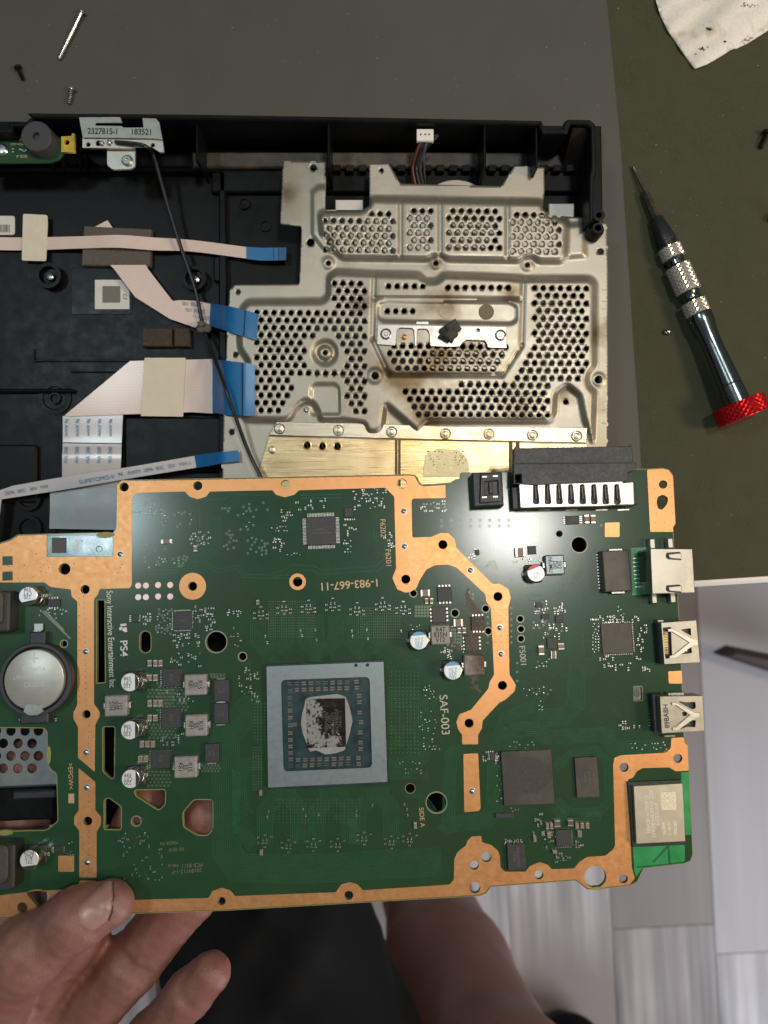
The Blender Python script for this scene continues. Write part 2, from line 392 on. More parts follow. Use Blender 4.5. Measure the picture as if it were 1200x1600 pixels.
cb = T.pts([(846, 188), (852, 201), (880, 201), (882, 190), (888, 186), (922, 187), (930, 193), (932, 270), (928, 282), (927, 345), (921, 345), (921, 275), (924, 262), (923, 200), (917, 195), (892, 194), (888, 206), (884, 209), (848, 209), (842, 196)], ZR)
MB().prism(cb, .0005, ZR, 0, .0004).build('corner_wall', m_blk, case)
rw = T.pts([(921, 335), (927, 335), (942, 700), (942, 900), (936, 900), (936, 700)], .016)
MB().prism(rw, .0005, .016, 0, .0004).build('side_wall', m_blk, case)
tbox('ledge', 300, 237, 922, 262, ZF, .0115, m_blk_ldg, case, .0006)
tbox('ledge', 330, 262, 910, 300, ZF, .009, m_blk, case, .0006)
tbox('inner_step', -60, 258, 346, 266, ZF, .011, m_blk, case, .001)
for x in (513, 757, 838): tbox('rib', x-2, 192, x+2.5, 262, ZF, ZR-.002, m_blk, case)
tbox('rib', 305, 188, 309, 250, ZF, ZR-.004, m_blk, case)
tg = MB()
g = [T(895, 200, ZR-.002), T(921, 200, ZR-.002), T(889, 272, .009)]
tg.add([(*g[0][:2], g[0].z), (*g[1][:2], g[1].z), (g[1].x, g[2].y, .008), (g[0].x, g[2].y, .008), (g[0].x, g[0].y, .006), (g[1].x, g[0].y, .006)], [(0, 3, 2, 1), (0, 4, 3), (1, 2, 5), (0, 1, 5, 4)])
tg.build('corner_gusset', m_blk_ldg, case)
for i in range(20):
    x = 520+i*20.3
    tbox('vent_slot', x, 257, x+12, 267, .0100, .0126, m_hole if i % 7 else m_blk, case, .0002)
rc = T.pts([(342, 268), (352, 268), (355, 440), (350, 960), (340, 960)], .009)
MB().prism(rc, ZF, .009, 0, .0006).build('floor_ridge', m_blk, case)
for (x, y, w, h) in ((270, 695, 150, 86), (18, 740, 78, 90), (50, 610, 130, 6), (340, 420, 14, 40)): tbox('floor_block', x-w/2, y-h/2, x+w/2, y+h/2, ZF, .0085, m_blk, case, .0006, r=.001)
for (x0, y0, x1, y1) in ((52, 562, 330, 565), (52, 545, 54, 562), (110, 580, 186, 582), (236, 702, 238, 760), (240, 702, 345, 704), (86, 790, 88, 835), (262, 270, 348, 272)): tbox('floor_rib', x0, y0, x1, y1, ZF, ZF+.0008, m_blk, case, .0002)
def boss(x, y, r, h, screw):
    p = T(x, y, ZF+h); k = T.sc(x, y, ZF+h)
    b = MB(); b.lathe([(r*k, 0), (r*k, h), (r*k*.72, h), (r*k*.66, h*.35), (.0001, h*.3)], (p.x, p.y, ZF), n=28)
    o = b.build('screw_boss', m_blk, case, True)
    if screw:
        s = MB(); s.lathe([(.0016, 0), (.0016, .002), (.0012, .0028), (.0003, .0031)], (p.x+.0008, p.y-.0006, ZF+h*.3), n=14); s.build('insert', m_steel_scr, o, True)
for a in ((75, 430, 20, .004, 1), (303, 434, 19, .004, 1), (85, 622, 26, .0007, 0), (85, 622, 9, .0015, 0), (381, 317, 9, .0015, 0), (414, 352, 9, .001, 0), (43, 778, 20, .002, 0), (44, 825, 20, .002, 0)): boss(*a)
p = T(934, 357, .026)
MB().lathe([(.0030, 0), (.0028, .0185), (.0020, .0205), (.0012, .0205), (.0010, .017)], (p.x, p.y, .006), n=20).build('screw_post', m_blk, case, True)
MB().lathe([(.0022, 0), (.0022, .02), (.0011, .02), (.0011, .016)], (*T(936, 336, .026)[:2], .006), n=16).build('screw_post', m_blk, case, True)
for x0, y0, x1, y1 in ((524, 312, 567, 331), (858, 318, 897, 337)): tbox('white_spacer', x0, y0, x1, y1, .009, .0165, m_label, case, .0003)
fr = T(240, 480, ZF)
tbox('clear_patch', 112, 419, 206, 491, ZF, ZF+.0003, m_film, case, .0001)
lb = tbox('data_label', 148, 437, 202, 483, ZF+.0003, ZF+.0005, m_label, case, .0001)
for i in range(6):  # printed frame marks only (the 2D code itself is left out)
    pass
tbox('print_block', 160, 447, 188, 473, ZF+.0005, ZF+.00056, M('grey_print', (.16, .15, .14), .7, 0, .5, 2600), lb, 0)
text('CF', T, 195, 464, ZF+.00056, 6, -90, m_ink, lb, 'print')
for x0, x1 in ((222, 268), (272, 296)): tbox('foam_block', x0, 513, x1, 541, ZF, ZF+.003, m_foam_b, case, .0003)
sk = tbox('barcode_sticker', -30, 337, 23, 367, ZF, ZF+.0003, m_label, case, .0001, r=.001)
for i in range(9):
    x = 0+i*1.6+(i % 3)*.5; tbox('bar', x, 351, x+(.7 if i % 2 else 1.1), 363, ZF+.0003, ZF+.00035, m_ink, sk, 0)

# fan lead in front of the back wall
fan = thing('fan_lead', 'white three pin plug on twisted brown and black wires by the back wall', 'cable', T(660, 280, ZF))
pz = .026
pl = plate('plug', rrect(*T(664, 213, pz)[:2], .0062, .0042, .0002), [circle(*T(664+d, 212, pz)[:2], .00042, 8) for d in (-7, 0, 6)], pz-.0012, pz+.0012, m_white_pl, fan, .0001)
tbox('plug_key', 658, 204, 672, 208, pz-.001, pz+.001, m_white_pl, fan)
for k, (mt, dx) in enumerate(((m_wire_r, -5), (m_wire_b, 0), (m_wire_g, 6))):
    path = catmull([T(664+dx*.8, 218, pz), T(657+dx, 234, .024), T(650+dx*1.1, 262, .018), T(655+dx*1.2, 290, .015)], 6)
    MB().tube(path, .0006, 8).build('wire', mt, fan, True)
path = catmull([T(674, 214, pz), T(684, 212, .026), T(672, 224, .025), T(662, 244, .021), T(664, 290, .015)], 6)
MB().tube(path, .0006, 8).build('wire', m_wire_b, fan, True)
MB().cyl(*T(712, 345, .012)[:2], .0105, .0128, .0158, 60, .0004).build('fan_hub', m_steel, fan, True)

# power button board with buzzer
zb = .0245
pb = thing('power_button_board', 'small green circuit board with black round buzzer at the case corner', 'circuit board', T(40, 228, ZF))
pbo = T.pts([(-60, 211), (43, 210), (60, 206), (80, 207), (94, 216), (100, 225), (100, 238), (92, 249), (78, 254), (-60, 256)], zb)
plate('board', pbo, [], zb-.0012, zb, m_mask, pb, .0001)
b = MB(); c0 = T(67, 224, zb)
b.lathe([(.0058, 0), (.0056, .0053), (.0053, .0056), (.0014, .0056), (.0012, .0042), (.0004, .0042)], (c0.x, c0.y, zb), n=40)
b.build('buzzer', M('buzzer_black', (.036, .036, .036), .55, 0, .1, 500, .1), pb, True)
yt = T.pts([(96, 214), (112, 213), (113, 209), (117, 209), (117, 238), (96, 238)], zb)
plate('yellow_tab', yt, [circle(*T(105, 223, zb)[:2], .0010, 10)], zb-.001, zb+.0003, M('yellow_tab', (.50, .33, .03), .5), pb)
s = MB(); p = T(2, 233, zb+.001); s.lathe([(.0023, 0), (.0023, .0006), (.0016, .0013), (.0003, .0014)], (p.x, p.y, zb), n=18); s.build('screw', m_steel_scr, pb, True)
text('YSW-004', T, 27, 225, zb+.0001, 4, 180, m_silk_c, pb); text('1-983-671-11', T, 25, 218, zb+.0001, 4, 180, m_silk_c, pb); text('SIDE A', T, 34, 244, zb+.0001, 4.5, 180, m_silk_c, pb)
q = MB()
for x, y in ((21, 233), (21, 238), (32, 234), (35, 235), (38, 237), (41, 236)): q.box(*T(x, y, zb)[:2], zb, zb+.0004, .0006, .0004)
tag(q.build('tiny_solder_joints', m_solder, pb), kind='stuff')
for x in (123, 133, 96, 80): tbox('rib', x, 240, x+2, 262, ZF, .013, m_blk, case, .0002)

# antenna bracket
za = .0300
an = thing('antenna_bracket', 'stamped silver antenna bracket printed 2327815-1 on the back wall', 'bracket', T(190, 235, ZF))
ab = T.pts(smooth_poly([(123, 183), (188, 182.5), (191, 192), (149, 192), (149, 196), (190, 196.5), (193, 199), (224, 199), (222, 184), (244, 185), (249, 191), (254, 218), (237, 216.5), (129, 215)], 1.6), za)
plate('bracket_plate', ab, [], za-.0006, za, M('stamped_tin', (.36, .36, .32), .42, .8, .06, 300), an, .0001)
fl_ = T.pts([(129, 215.5), (236, 217), (254, 218.5), (256, 237), (250, 238), (236, 229), (210, 229), (210, 231.5), (129, 231)], za-.001)
plate('bent_flange', fl_, [circle(*T(138, 226, za-.001)[:2], .0009, 10), circle(*T(239, 227, za-.001)[:2], .0008, 10), circle(*T(154, 224, za-.001)[:2], .0011, 10)], za-.0020, za-.0009, m_white_shell, an)
tb_ = T.pts(smooth_poly([(167, 231), (211, 231), (211, 259), (204, 264), (176, 265), (167, 258)], 3), za-.003)
plate('screw_tab', tb_, [], za-.0042, za-.003, m_white_shell, an, .0001)
s = MB(); p = T(198, 250, za-.002); s.lathe([(.0021, 0), (.0021, .0006), (.0015, .0012), (.0006, .0012), (.0005, .0008)], (p.x, p.y, za-.003), n=18); s.build('screw', m_steel_scr, an, True)
text('2327815-1', T, 161, 205.5, za+.00005, 9.5, -1, m_ink, an, sx=.86, bold=.25); text('183521', T, 221, 206.5, za+.00005, 9.5, -1, m_ink, an, sx=.86, bold=.25)
sb = MB()
for x, y, r in ((158, 223, 4.2), (170, 222, 4.6)): sb.lathe([(r*.23*MM, 0), (r*.23*MM, .0004), (r*.17*MM, .0012), (.0001, .0015)], (*T(x, y, za)[:2], za-.001), n=14)
sb.build('solder_blob', m_solder, an, True)
ac = thing('antenna_cable', 'thin black antenna cable crossing the flat cables to the board', 'cable', T(300, 430, ZF))
path = catmull([T(180, 222, za), T(205, 224, za+.0005), T(228, 229, za), T(240, 245, .020), T(262, 320, .015), T(284, 390, .0125), T(305, 452, .0115), T(318, 512, .0115), T(332, 553, .0150), T(350, 600, .0252), T(364, 640, .0258), T(388, 705, .0235), T(408, 746, .0245)], 8)
MB().tube(path, .00072, 10).build('cable_jacket', m_wire_b, ac, True)
lump = MB()
p = T(318, 512, .0125)
for i in range(7):
    a = rnd.uniform(0, 6.3); r = rnd.uniform(.0012, .002)
    lump.prism([(p.x+.0016*math.cos(a)+r*math.cos(t+i)*rnd.uniform(.7, 1.3), p.y+.0012*math.sin(a)+r*math.sin(t+i)*.8) for t in (0, 1, 2, 3, 4, 5)], p.z-.001, p.z+.0004+i*.0003, 0, .0003)
lump.build('cloth_tape_lump', m_foam, ac)

# ------------------------------------------------------------------ flat cables
def dirwave(x0, y0, x1, y1, pitch_px):
    a, b = T(x0, y0, .01), T(x1, y1, .01); d = (b-a).normalized()
    return ((-d.y, d.x, 0), 1/(pitch_px*T.sc(300, 500, .01)), (.60, .45, .39))
def ribbon(name, left, right, z, mt, par, th=.0003):
    """strip between two pixel polylines (same count) with heights per station"""
    n = len(left); zs = z if isinstance(z, (list, tuple)) else [z]*n
    L = catmull([T(*p, h) for p, h in zip(left, zs)], 5); R = catmull([T(*p, h) for p, h in zip(right, zs)], 5)
    vs = []; fs = []
    for a, b in zip(L, R):
        vs += [a, b, b-Vector((0, 0, th)), a-Vector((0, 0, th))]
    for i in range(len(L)-1):
        for k in range(4): fs.append((i*4+k, i*4+(k+1) % 4, i*4+4+(k+1) % 4, i*4+4+k))
    fs += [(0, 1, 2, 3), tuple((len(L)-1)*4+k for k in (3, 2, 1, 0))]
    q = MB(); q.add(vs, fs)
    o = q.build(name, mt, par, True, .5)
    bm = bmesh.new(); bm.from_mesh(o.data); bmesh.ops.recalc_face_normals(bm, faces=bm.faces); bm.to_mesh(o.data); bm.free(); return o
def sheet(name, poly, z, mt, par, th=.0003, r=0): return MB().prism(T.pts(smooth_poly(poly, r) if r else poly, z), z-th, z).build(name, mt, par)

m_f1 = M('ribbon_lines_a', (.66, .52, .46), .4, 0, .05, 300, coat=.2, wave=dirwave(0, 380, 380, 384, 2.6))
m_f2 = M('ribbon_lines_b', (.66, .52, .46), .4, 0, .05, 300, coat=.2, wave=dirwave(200, 420, 290, 505, 4.2))
m_f3 = M('ribbon_lines_c', (.68, .55, .48), .4, 0, .05, 300, coat=.2, wave=dirwave(100, 600, 330, 600, 2.4))
m_f4 = M('ribbon_lines_d', (.48, .46, .47), .36, 0, .05, 300, coat=.25, wave=((math.sin(.18), math.cos(.18), 0), 1700, (.42, .40, .42)))
m_ink_b = M('blue_ink', (.045, .17, .30), .6, 0, .2, 900)
c1 = thing('flat_cable', 'narrow pink flat cable with blue end running over the grey foam pad', 'flat cable', T(200, 385, ZF), 'flat cables in the case')
ribbon('ribbon', [(-30, 370), (40, 371), (130, 369), (185, 367), (240, 371), (300, 375), (386, 386)], [(-30, 390), (40, 391), (130, 388), (185, 387), (240, 391), (300, 393), (386, 404)], [.008, .008, .010, .0115, .0105, .009, .010], m_f1, c1)
ribbon('blue_tab', [(385, 385.5), (410, 387), (447, 386.5)], [(385, 404.5), (410, 407), (447, 406.5)], [.0103, .0104, .0104], m_tab, c1)
for x in (435, 427): sheet('tab_line', [(x, 387), (x+1, 387), (x+1, 406.3), (x, 406.3)], .0106, m_ink, c1, .0001)
ft = sheet('cream_tape', [(36, 334), (74, 336), (74.5, 350), (73, 380), (72, 408), (34, 407)], .0088, m_ffc_tape, c1, .0004, 3)
fp = MB().prism(T.pts([(131, 353), (236, 358), (234, 416), (127, 414)], ZF+.003), ZF, ZF+.003, 0, .0003).build('foam_pad', m_foam)
tag(fp, 'grey square foam pad under the narrow pink flat cable', 'foam pad')
c2 = thing('flat_cable', 'folded pink flat cable running diagonally beside the clear patch with blue end', 'flat cable', T(260, 480, ZF), 'flat cables in the case')
sheet('folded_tip', [(145, 356), (168, 344), (176, 356), (172, 362), (150, 362)], .0086, m_f2, c2)
sheet('ribbon', [(172, 414), (228, 414), (231, 420), (268, 468), (318, 506), (305, 512), (265, 498), (211, 464), (178, 420)], .0095, m_f2, c2, .0004)
c2b = sheet('ribbon', [(266, 471), (280, 469), (306, 470), (330, 475), (328, 508), (318, 510), (304, 508), (268, 474)], .0091, m_ffc, c2, .0003)
for i, (x, y) in enumerate(((300, 475), (305, 485), (312, 496))): text('20706 105', T, x, y, .00925, 6, 175, m_ink_b, c2, 'print', sx=.9)
ribbon('blue_tab', [(329, 474), (343, 476), (356, 478), (380, 483.5), (404, 491)], [(327, 509), (341, 513), (354, 517), (378, 525), (401, 532)], [.0102, .0150, .0208, .0228, .0238], m_tab, c2)
ribbon('tab_line', [(382.5, 484), (383, 484.2), (383.5, 484.4)], [(380, 525), (380.5, 525.2), (381, 525.4)], [.0232, .0233, .0234], m_ink, c2, .0001)
c3 = thing('flat_cable', 'wide cream and pink flat cable folded downward with broad blue end', 'flat cable', T(230, 610, ZF), 'flat cables in the case')
sheet('ribbon', [(203, 564), (333, 561), (333, 646), (300, 644), (106, 650.5), (101, 649)], .0105, m_f3, c3)
ribbon('blue_tab', [(332, 561), (342, 562), (352, 563), (375, 566), (398, 569)], [(332, 644.5), (342, 646), (352, 648), (375, 649), (398, 650)], [.0112, .0155, .0210, .0232, .0240], m_tab, c3)
ribbon('tab_line', [(377.5, 566.3), (378.2, 566.4), (379, 566.5)], [(377.5, 649.2), (378.2, 649.3), (379, 649.3)], [.0238, .0239, .0240], m_ink, c3, .0001)
sheet('cream_tape', [(226, 559), (290, 559), (286, 651), (220, 650)], .0109, m_ffc_tape, c3, .0003, 1)
cm = M('ribbon_lines_e', (.46, .43, .43), .36, 0, .05, 300, coat=.3, wave=((1, 0, 0), 1900, (.40, .37, .37)))
ribbon('ribbon', [(98, 650), (98, 690), (97, 720), (97, 770)], [(192, 648), (190, 690), (189, 720), (186, 770)], [.0098, .0100, .0108, .010], cm, c3)
sheet('print_line', [(98, 691), (190, 692.5), (190, 694), (98, 692.5)], .01025, m_ink, c3, .0001)
for i in range(5):
    x = 103+i*17.3
    text('96 AWM', T, x, 668, .0102, 5.6, -92, m_ink_b, c3, 'print', sx=.95); text('80C VW', T, x-.8, 711, .0111, 5.6, -92, m_ink_b, c3, 'print', sx=.95)
ribbon('grey_tape', [(78, 766), (78, 795), (77, 826)], [(183, 762), (182, 795), (181, 828)], [.0105, .0112, .0100], m_ffc_grey, c3, .0004)
c4 = thing('flat_cable', 'narrow white flat cable with blue printing lying across the wide cable', 'flat cable', T(150, 750, ZF), 'flat cables in the case')
ribbon('ribbon', [(17, 759.5), (100, 745), (200, 730), (305, 712)], [(0, 780.5), (100, 765), (200, 748), (308, 730.5)], [.0128, .0132, .0128, .0125], m_f4, c4)
ribbon('blue_tab', [(304, 711.5), (325, 708.5), (346, 706), (372, 703.5)], [(307, 731), (326, 728), (347, 724), (374, 720.5)], [.0128, .0165, .0208, .0214], m_tab, c4)
sheet('folded_end', [(17, 760), (2, 781), (-6, 845), (-20, 845), (-12, 770)], .0124, m_f4, c4)
for s_, x, y, sz in (('SUMITOMO-V', 151, 749, 6.6), ('96', 188, 741, 5.6), ('AWM', 209, 738, 6), ('2896', 232, 734, 5.4), ('80C', 250, 731, 5.4), ('30V', 268, 728, 5.4), ('VW-1', 289, 724.5, 5.6), ('2896', 15, 770, 5.6), ('80C', 34, 767, 5.6), ('30V', 52, 764, 5.6), ('VW', 69, 761, 5.6)):
    text(s_, T, x, y, .01345, sz, 9.5, m_ink_b, c4, 'print')

# ------------------------------------------------------------------ perforated metal shield
SH = thing('metal_shield', 'perforated pale metal shield plate with stamped relief inside the case', 'metal shield', T(650, 500, ZF))
def inpoly(P, poly):
    x, y = P[:, 0], P[:, 1]; r = np.zeros(len(P), bool); n = len(poly)
    for i in range(n):
        x0, y0 = poly[i]; x1, y1 = poly[(i+1) % n]
        c = ((y0 > y) != (y1 > y)); t = np.where(c, (x1-x0)*(y-y0)/((y1-y0) if y1 != y0 else 1e-9)+x0, 0); r ^= c & (x < t)
    return r
def segd(P, a, b):
    a = np.array(a, float); b = np.array(b, float); d = b-a; t = np.clip(((P-a)@d)/max(d@d, 1e-9), 0, 1); return np.linalg.norm(P-(a+t[:, None]*d), axis=1)
def sdp(P, poly):
    d = np.full(len(P), 1e9)
    for i in range(len(poly)): d = np.minimum(d, segd(P, poly[i], poly[(i+1) % len(poly)]))
    return np.where(inpoly(P, poly), -d, d)
def sst(x): x = np.clip(x, 0, 1); return x*x*(3-2*x)
stain_or_glow(m_steel, [(*T(x, y, ZS+.002), r) for x, y, r in ((690, 560, .022), (640, 600, .016), (735, 545, .014), (690, 470, .013), (660, 640, .013), (820, 640, .012), (560, 480, .008), (680, 412, .008), (938, 520, .012), (455, 300, .008), (600, 575, .012), (885, 620, .008), (800, 460, .008), (610, 410, .006))], (.12, .080, .038), .37, .68)
outl = smooth_poly([(442, 250.5), (510, 252), (508.5, 330), (565, 329), (577, 321), (577, 255), (607, 255), (625.5, 287), (783, 291), (804, 258.6), (850.5, 261), (851, 297), (848, 325), (860, 336), (911, 340), (914, 346), (948, 348), (950, 430), (950, 600), (948, 762), (347, 762), (349, 652), (354, 533), (358.5, 453), (367, 445), (467.5, 444), (471, 354), (437.5, 350)], 2.5, 2)
PA = smooth_poly([(500, 334), (508, 331), (566, 330), (578, 320), (580, 311), (846, 316), (856, 337), (885, 345), (884, 402), (877, 408), (842, 408), (833, 402), (818, 402), (810, 407), (700, 405), (690, 400), (676, 400), (668, 405), (535, 403), (520, 390), (519, 372), (502, 366)], 4)
PB = smooth_poly([(523, 425), (585, 428), (655, 430), (664, 440), (682, 440), (694, 430), (800, 434), (820, 436), (922, 436), (929, 443), (929, 572), (920, 582), (917, 593), (921, 605), (929, 612), (926, 690), (913, 655), (906, 618), (886, 602), (868, 615), (866, 648), (858, 657), (668, 658), (652, 675), (603, 632), (598, 668), (590, 676), (575, 676), (570, 662), (535, 657), (502, 657), (494, 636), (485, 627), (474, 627), (464, 636), (456, 650), (448, 657), (386, 656), (379, 648), (386, 575), (389, 566), (384, 558), (375, 545), (374, 530), (378, 482), (388, 472), (504, 471), (513, 463), (514, 433)], 5)
SUB = smooth_poly([(590, 475), (600, 470), (798, 473), (808, 480), (808, 500), (800, 506), (598, 502), (590, 496)], 5)   # recessed slot panel
POCK = smooth_poly([(486, 606), (492, 600), (524, 600), (530, 606), (531, 648), (486, 648)], 3)
GROOVES = [((626, 313), (626, 402)), ((688, 313), (688, 402)), ((793, 315), (793, 403)), ((585, 430), (582, 530)), ((582, 530), (608, 585)), ((608, 585), (785, 586)), ((785, 586), (815, 540)), ((815, 540), (818, 436)), ((586, 466), (812, 468))]
FLAT = [(368, 555), (885, 628), (478, 645)]
def relief(P):
    h = 2.6*sst(.5-sdp(P, PA)/11)+2.6*sst(.5-sdp(P, PB)/11)
    h -= .8*sst(.5-sdp(P, SUB)/5)+.8*sst(.5-sdp(P, POCK)/5)
    for a, b in GROOVES: h -= .7*(1-sst(segd(P, a, b)/4.5))
    d = np.hypot(P[:, 0]-508, P[:, 1]-551); h -= 1.3*(1-sst((d-13)/10))*sst((d-8)/5)
    d = np.hypot(P[:, 0]-586, P[:, 1]-587); h += .5*(1-sst((d-9)/5))
    d = np.hypot(P[:, 0]-935, P[:, 1]-593); h += .5*(1-sst((d-8)/4))
    for x, y in ((513, 411), (681, 411), (824, 414)): d = np.hypot(P[:, 0]-x, P[:, 1]-y); h += .5*(1-sst((d-7)/4))
    # flange corner ramp and the left relief strip of the top tab
    h += .9*sst(.5-sdp(P, [(884, 352), (914, 350), (914, 400), (884, 402)])/9)
    h += 1.1*sst(.5-sdp(P, [(488, 300), (498, 292), (512, 292), (512, 340), (520, 372), (519, 392), (506, 390), (488, 366)])/9)
    h += .25*np.sin(P[:, 0]*.021+P[:, 1]*.013)
    return h
R1 = [(396, 480), (517, 479), (519, 437), (571, 437), (570, 500), (577, 548), (570, 566), (570, 645), (544, 645), (540, 590), (470, 600), (445, 645), (396, 645)]
R2 = [(600, 532), (796, 532), (772, 583), (622, 583)]
R3 = [(828, 444), (921, 444), (921, 580), (905, 594), (860, 594), (860, 650), (652, 650), (618, 602), (795, 600), (832, 548)]
def hexgrid(poly, x0, y0, dx=13.45, dy=11.75, rotk=.012, skip=None):
    out = []
    for j in range(-2, 40):
        for i in range(-3, 60):
            x = x0+(i+.5*(j % 2))*dx; y = y0+j*dy+(i*dx)*rotk
            if inpoly(np.array([[x, y]]), poly)[0] and not (skip and skip(x, y)): out.append((x, y))
    return out
holes = []
holes += hexgrid(R1, 401, 441-11.75*0, skip=lambda x, y: math.hypot(x-508, y-551) < 31 or (x > 455 and x < 538 and y > 587) or math.hypot(x-479, y-640) < 24 or (x < 517 and y < 480))
holes += hexgrid(R2, 602, 540, skip=lambda x, y: y < 536)
holes += hexgrid(R3, 620, 447)
for x0, x1, y0, y1 in ((508, 615, 333, 397), (640, 678, 329, 394), (701, 784, 329, 394), (801, 878, 335, 400)):
    j = 0; y = y0
    while y < y1:
        x = x0+(0 if j % 2 else 6.5)
        while x < x1:
            if not (x0 == 508 and (y < 338 and x < 580)): holes.append((x, y+(x-x0)*.012))
            x += 13.2
        y += 11.4; j += 1
holes += [(607+13.4*i, 447) for i in range(5)]+[(700+13.4*i, 449) for i in range(8)]+[(605+13.2*i, 486) for i in range(4)]
SCR = [(490, 262, 5), (485, 379, 6), (513, 411, 3.6), (596, 266, 3.2), (833, 268, 3.4), (681, 411, 3.8), (824, 414, 3.8), (938, 393, 5), (372, 456, 3.5), (368, 554, 4), (362, 675, 4), (508, 551, 3.6), (586, 587, 5.5), (935, 593, 6), (884, 628, 4)]
loops = [np.array(outl)]
for x, y in holes: loops.append(np.array(circle(x, y, 4.0, 12)))
for x, y, r in SCR: loops.append(np.array(circle(x, y, r, 14)))
def dense(p, st):
    out = []
    for i in range(len(p)):
        a = np.array(p[i]); b = np.array(p[(i+1) % len(p)]); n = max(1, int(np.linalg.norm(b-a)/st))
        out += [a+(b-a)*k/n for k in range(n)]
    return np.array(out)
loops[0] = dense(outl, 5)
V = []; E = []
for lp in loops:
    o = len(V); V += [tuple(p) for p in lp]; E += [(o+i, o+(i+1) % len(lp)) for i in range(len(lp))]
gx, gy = np.meshgrid(np.arange(348, 952, 3.0), np.arange(252, 764, 3.0)); G = np.stack([gx.ravel(), gy.ravel()], 1)
G[:, 0] += ((G[:, 1]/3).astype(int) % 2)*1.5
keep = inpoly(G, [tuple(p) for p in loops[0]]) & (np.abs(sdp(G, outl)) > 1.2)
H3 = np.array([(x, y, 4.0) for x, y in holes]+SCR)
for x, y, r in H3: keep &= np.hypot(G[:, 0]-x, G[:, 1]-y) > r+1.0
V += [tuple(p) for p in G[keep]]
cv, ce, cf, _, _, _ = delaunay_2d_cdt([Vector(v) for v in V], E, [], 0, 1e-4)
cv = np.array([tuple(v) for v in cv]); cf = np.array([f for f in cf if len(f) == 3])
cen = cv[cf].mean(1)
ok = inpoly(cen, outl)
for x, y, r in H3: ok &= np.hypot(cen[:, 0]-x, cen[:, 1]-y) > r*.96
cf = cf[ok]
hz = relief(cv)*MM
base = ZS
# place every vertex on its own height so that the outline stays where it is
dep = CAMZ-(base+hz)
P3 = np.stack([(cv[:, 0]-600)/FPX*dep, (800-cv[:, 1])/FPX*dep, base+hz], 1)
fs = [tuple(int(k) for k in f) for f in cf]
q = MB(); q.add(P3.tolist(), fs); sh = q.build('shield_sheet', m_steel, SH, True, 1.0)
bm = bmesh.new(); bm.from_mesh(sh.data); bmesh.ops.delete(bm, geom=[v for v in bm.verts if not v.link_faces], context='VERTS'); bmesh.ops.recalc_face_normals(bm, faces=bm.faces)
if sum(f.normal.z for f in bm.faces) < 0: bmesh.ops.reverse_faces(bm, faces=bm.faces)
bm.to_mesh(sh.data); bm.free()
so = sh.modifiers.new('thickness', 'SOLIDIFY'); so.thickness = .0006; so.offset = -1
# what shows through the perforations
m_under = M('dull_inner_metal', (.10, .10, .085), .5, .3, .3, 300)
tbox('under_plate', 505, 322, 690, 412, .0125, .0165, m_steel, SH, .0003, ZS)
tbox('under_plate', 796, 330, 900, 412, .0125, .0165, m_steel, SH, .0003, ZS)
tbox('under_plate', 668, 544, 790, 580, .0125, .0168, m_steel, SH, .0003, ZS)
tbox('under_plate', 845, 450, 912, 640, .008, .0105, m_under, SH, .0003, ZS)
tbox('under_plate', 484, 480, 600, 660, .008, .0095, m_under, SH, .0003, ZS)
# spring bracket in the middle
zk = ZS+.0038
bk = smooth_poly([(590, 507), (791, 511), (792, 544), (762, 543), (761, 537), (757, 532), (728, 531), (722, 536), (718, 542), (702, 542), (672, 541), (671, 520), (667, 514), (652, 514), (651, 541), (648, 541), (647, 516), (644, 513), (624, 512), (620, 517), (618, 540), (589, 538)], 2)
sbk = plate('spring_bracket', T.pts(bk, zk), [circle(*T(747, 516, zk)[:2], .0007, 10)], zk-.0008, zk, m_bracket, SH, .0001)
for x, y in ((603, 522), (782, 524)):
    r = MB(); c = T(x, y, zk); r.lathe([(.0021, 0), (.0021, .0004), (.0017, .0006), (.0014, .0002), (.0008, .0002), (.0006, .0005), (.0001, .0005)], (c.x, c.y, zk), n=20); r.build('rivet', m_bracket, sbk, True)
for x, y in ((632, 528), (685, 524), (660, 515)): tbox('bent_tongue', x-11, y-14, x+11, y+10, zk-.0022, zk-.001, m_bracket, sbk, .0004, r=.0006)
r = MB(); c = T(632, 526, zk); r.lathe([(.0009, 0), (.0009, .0012), (.0004, .0014), (.0003, .0008)], (c.x, c.y, zk-.001), n=14); r.build('peg', m_copper, sbk, True)
lp = MB(); c = T(702, 519, zk)
for i in range(9):
    a = rnd.uniform(0, 6.3); s_ = rnd.uniform(.0026, .0044); ox, oy = .0014*math.cos(a), .0016*math.sin(a)
    lp.box(c.x+ox, c.y+oy, zk-.001, zk+.0016+.0004*i, s_*1.15, s_, rnd.uniform(.5, 1.1), .0006)
lp.build('crumbled_thermal_pad', M('pad_grey', (.060, .055, .050), .9, 0, .4, 900, .9, 2500), SH)
for x, y, r_, mt in ((697, 486, 12, m_paste_w), (760, 487, 12, M('dark_stain', (.16, .125, .08), .6, .3, .2, 400))):
    k = T.sc(x, y, ZS+.002); MB().cyl(*T(x, y, ZS+.0021)[:2], ZS+.0016, ZS+.0021, r_*k, 28, .0001).build('pad_mark', mt if x > 700 else m_steel, SH)
s = MB(); c = T(479, 640, ZS); s.lathe([(.0011, 0), (.0011, .0006), (.0007, .0009), (.0003, .0005)], (c.x, c.y, ZS-.0001), n=14); s.build('screw', m_steel_scr, SH, True)
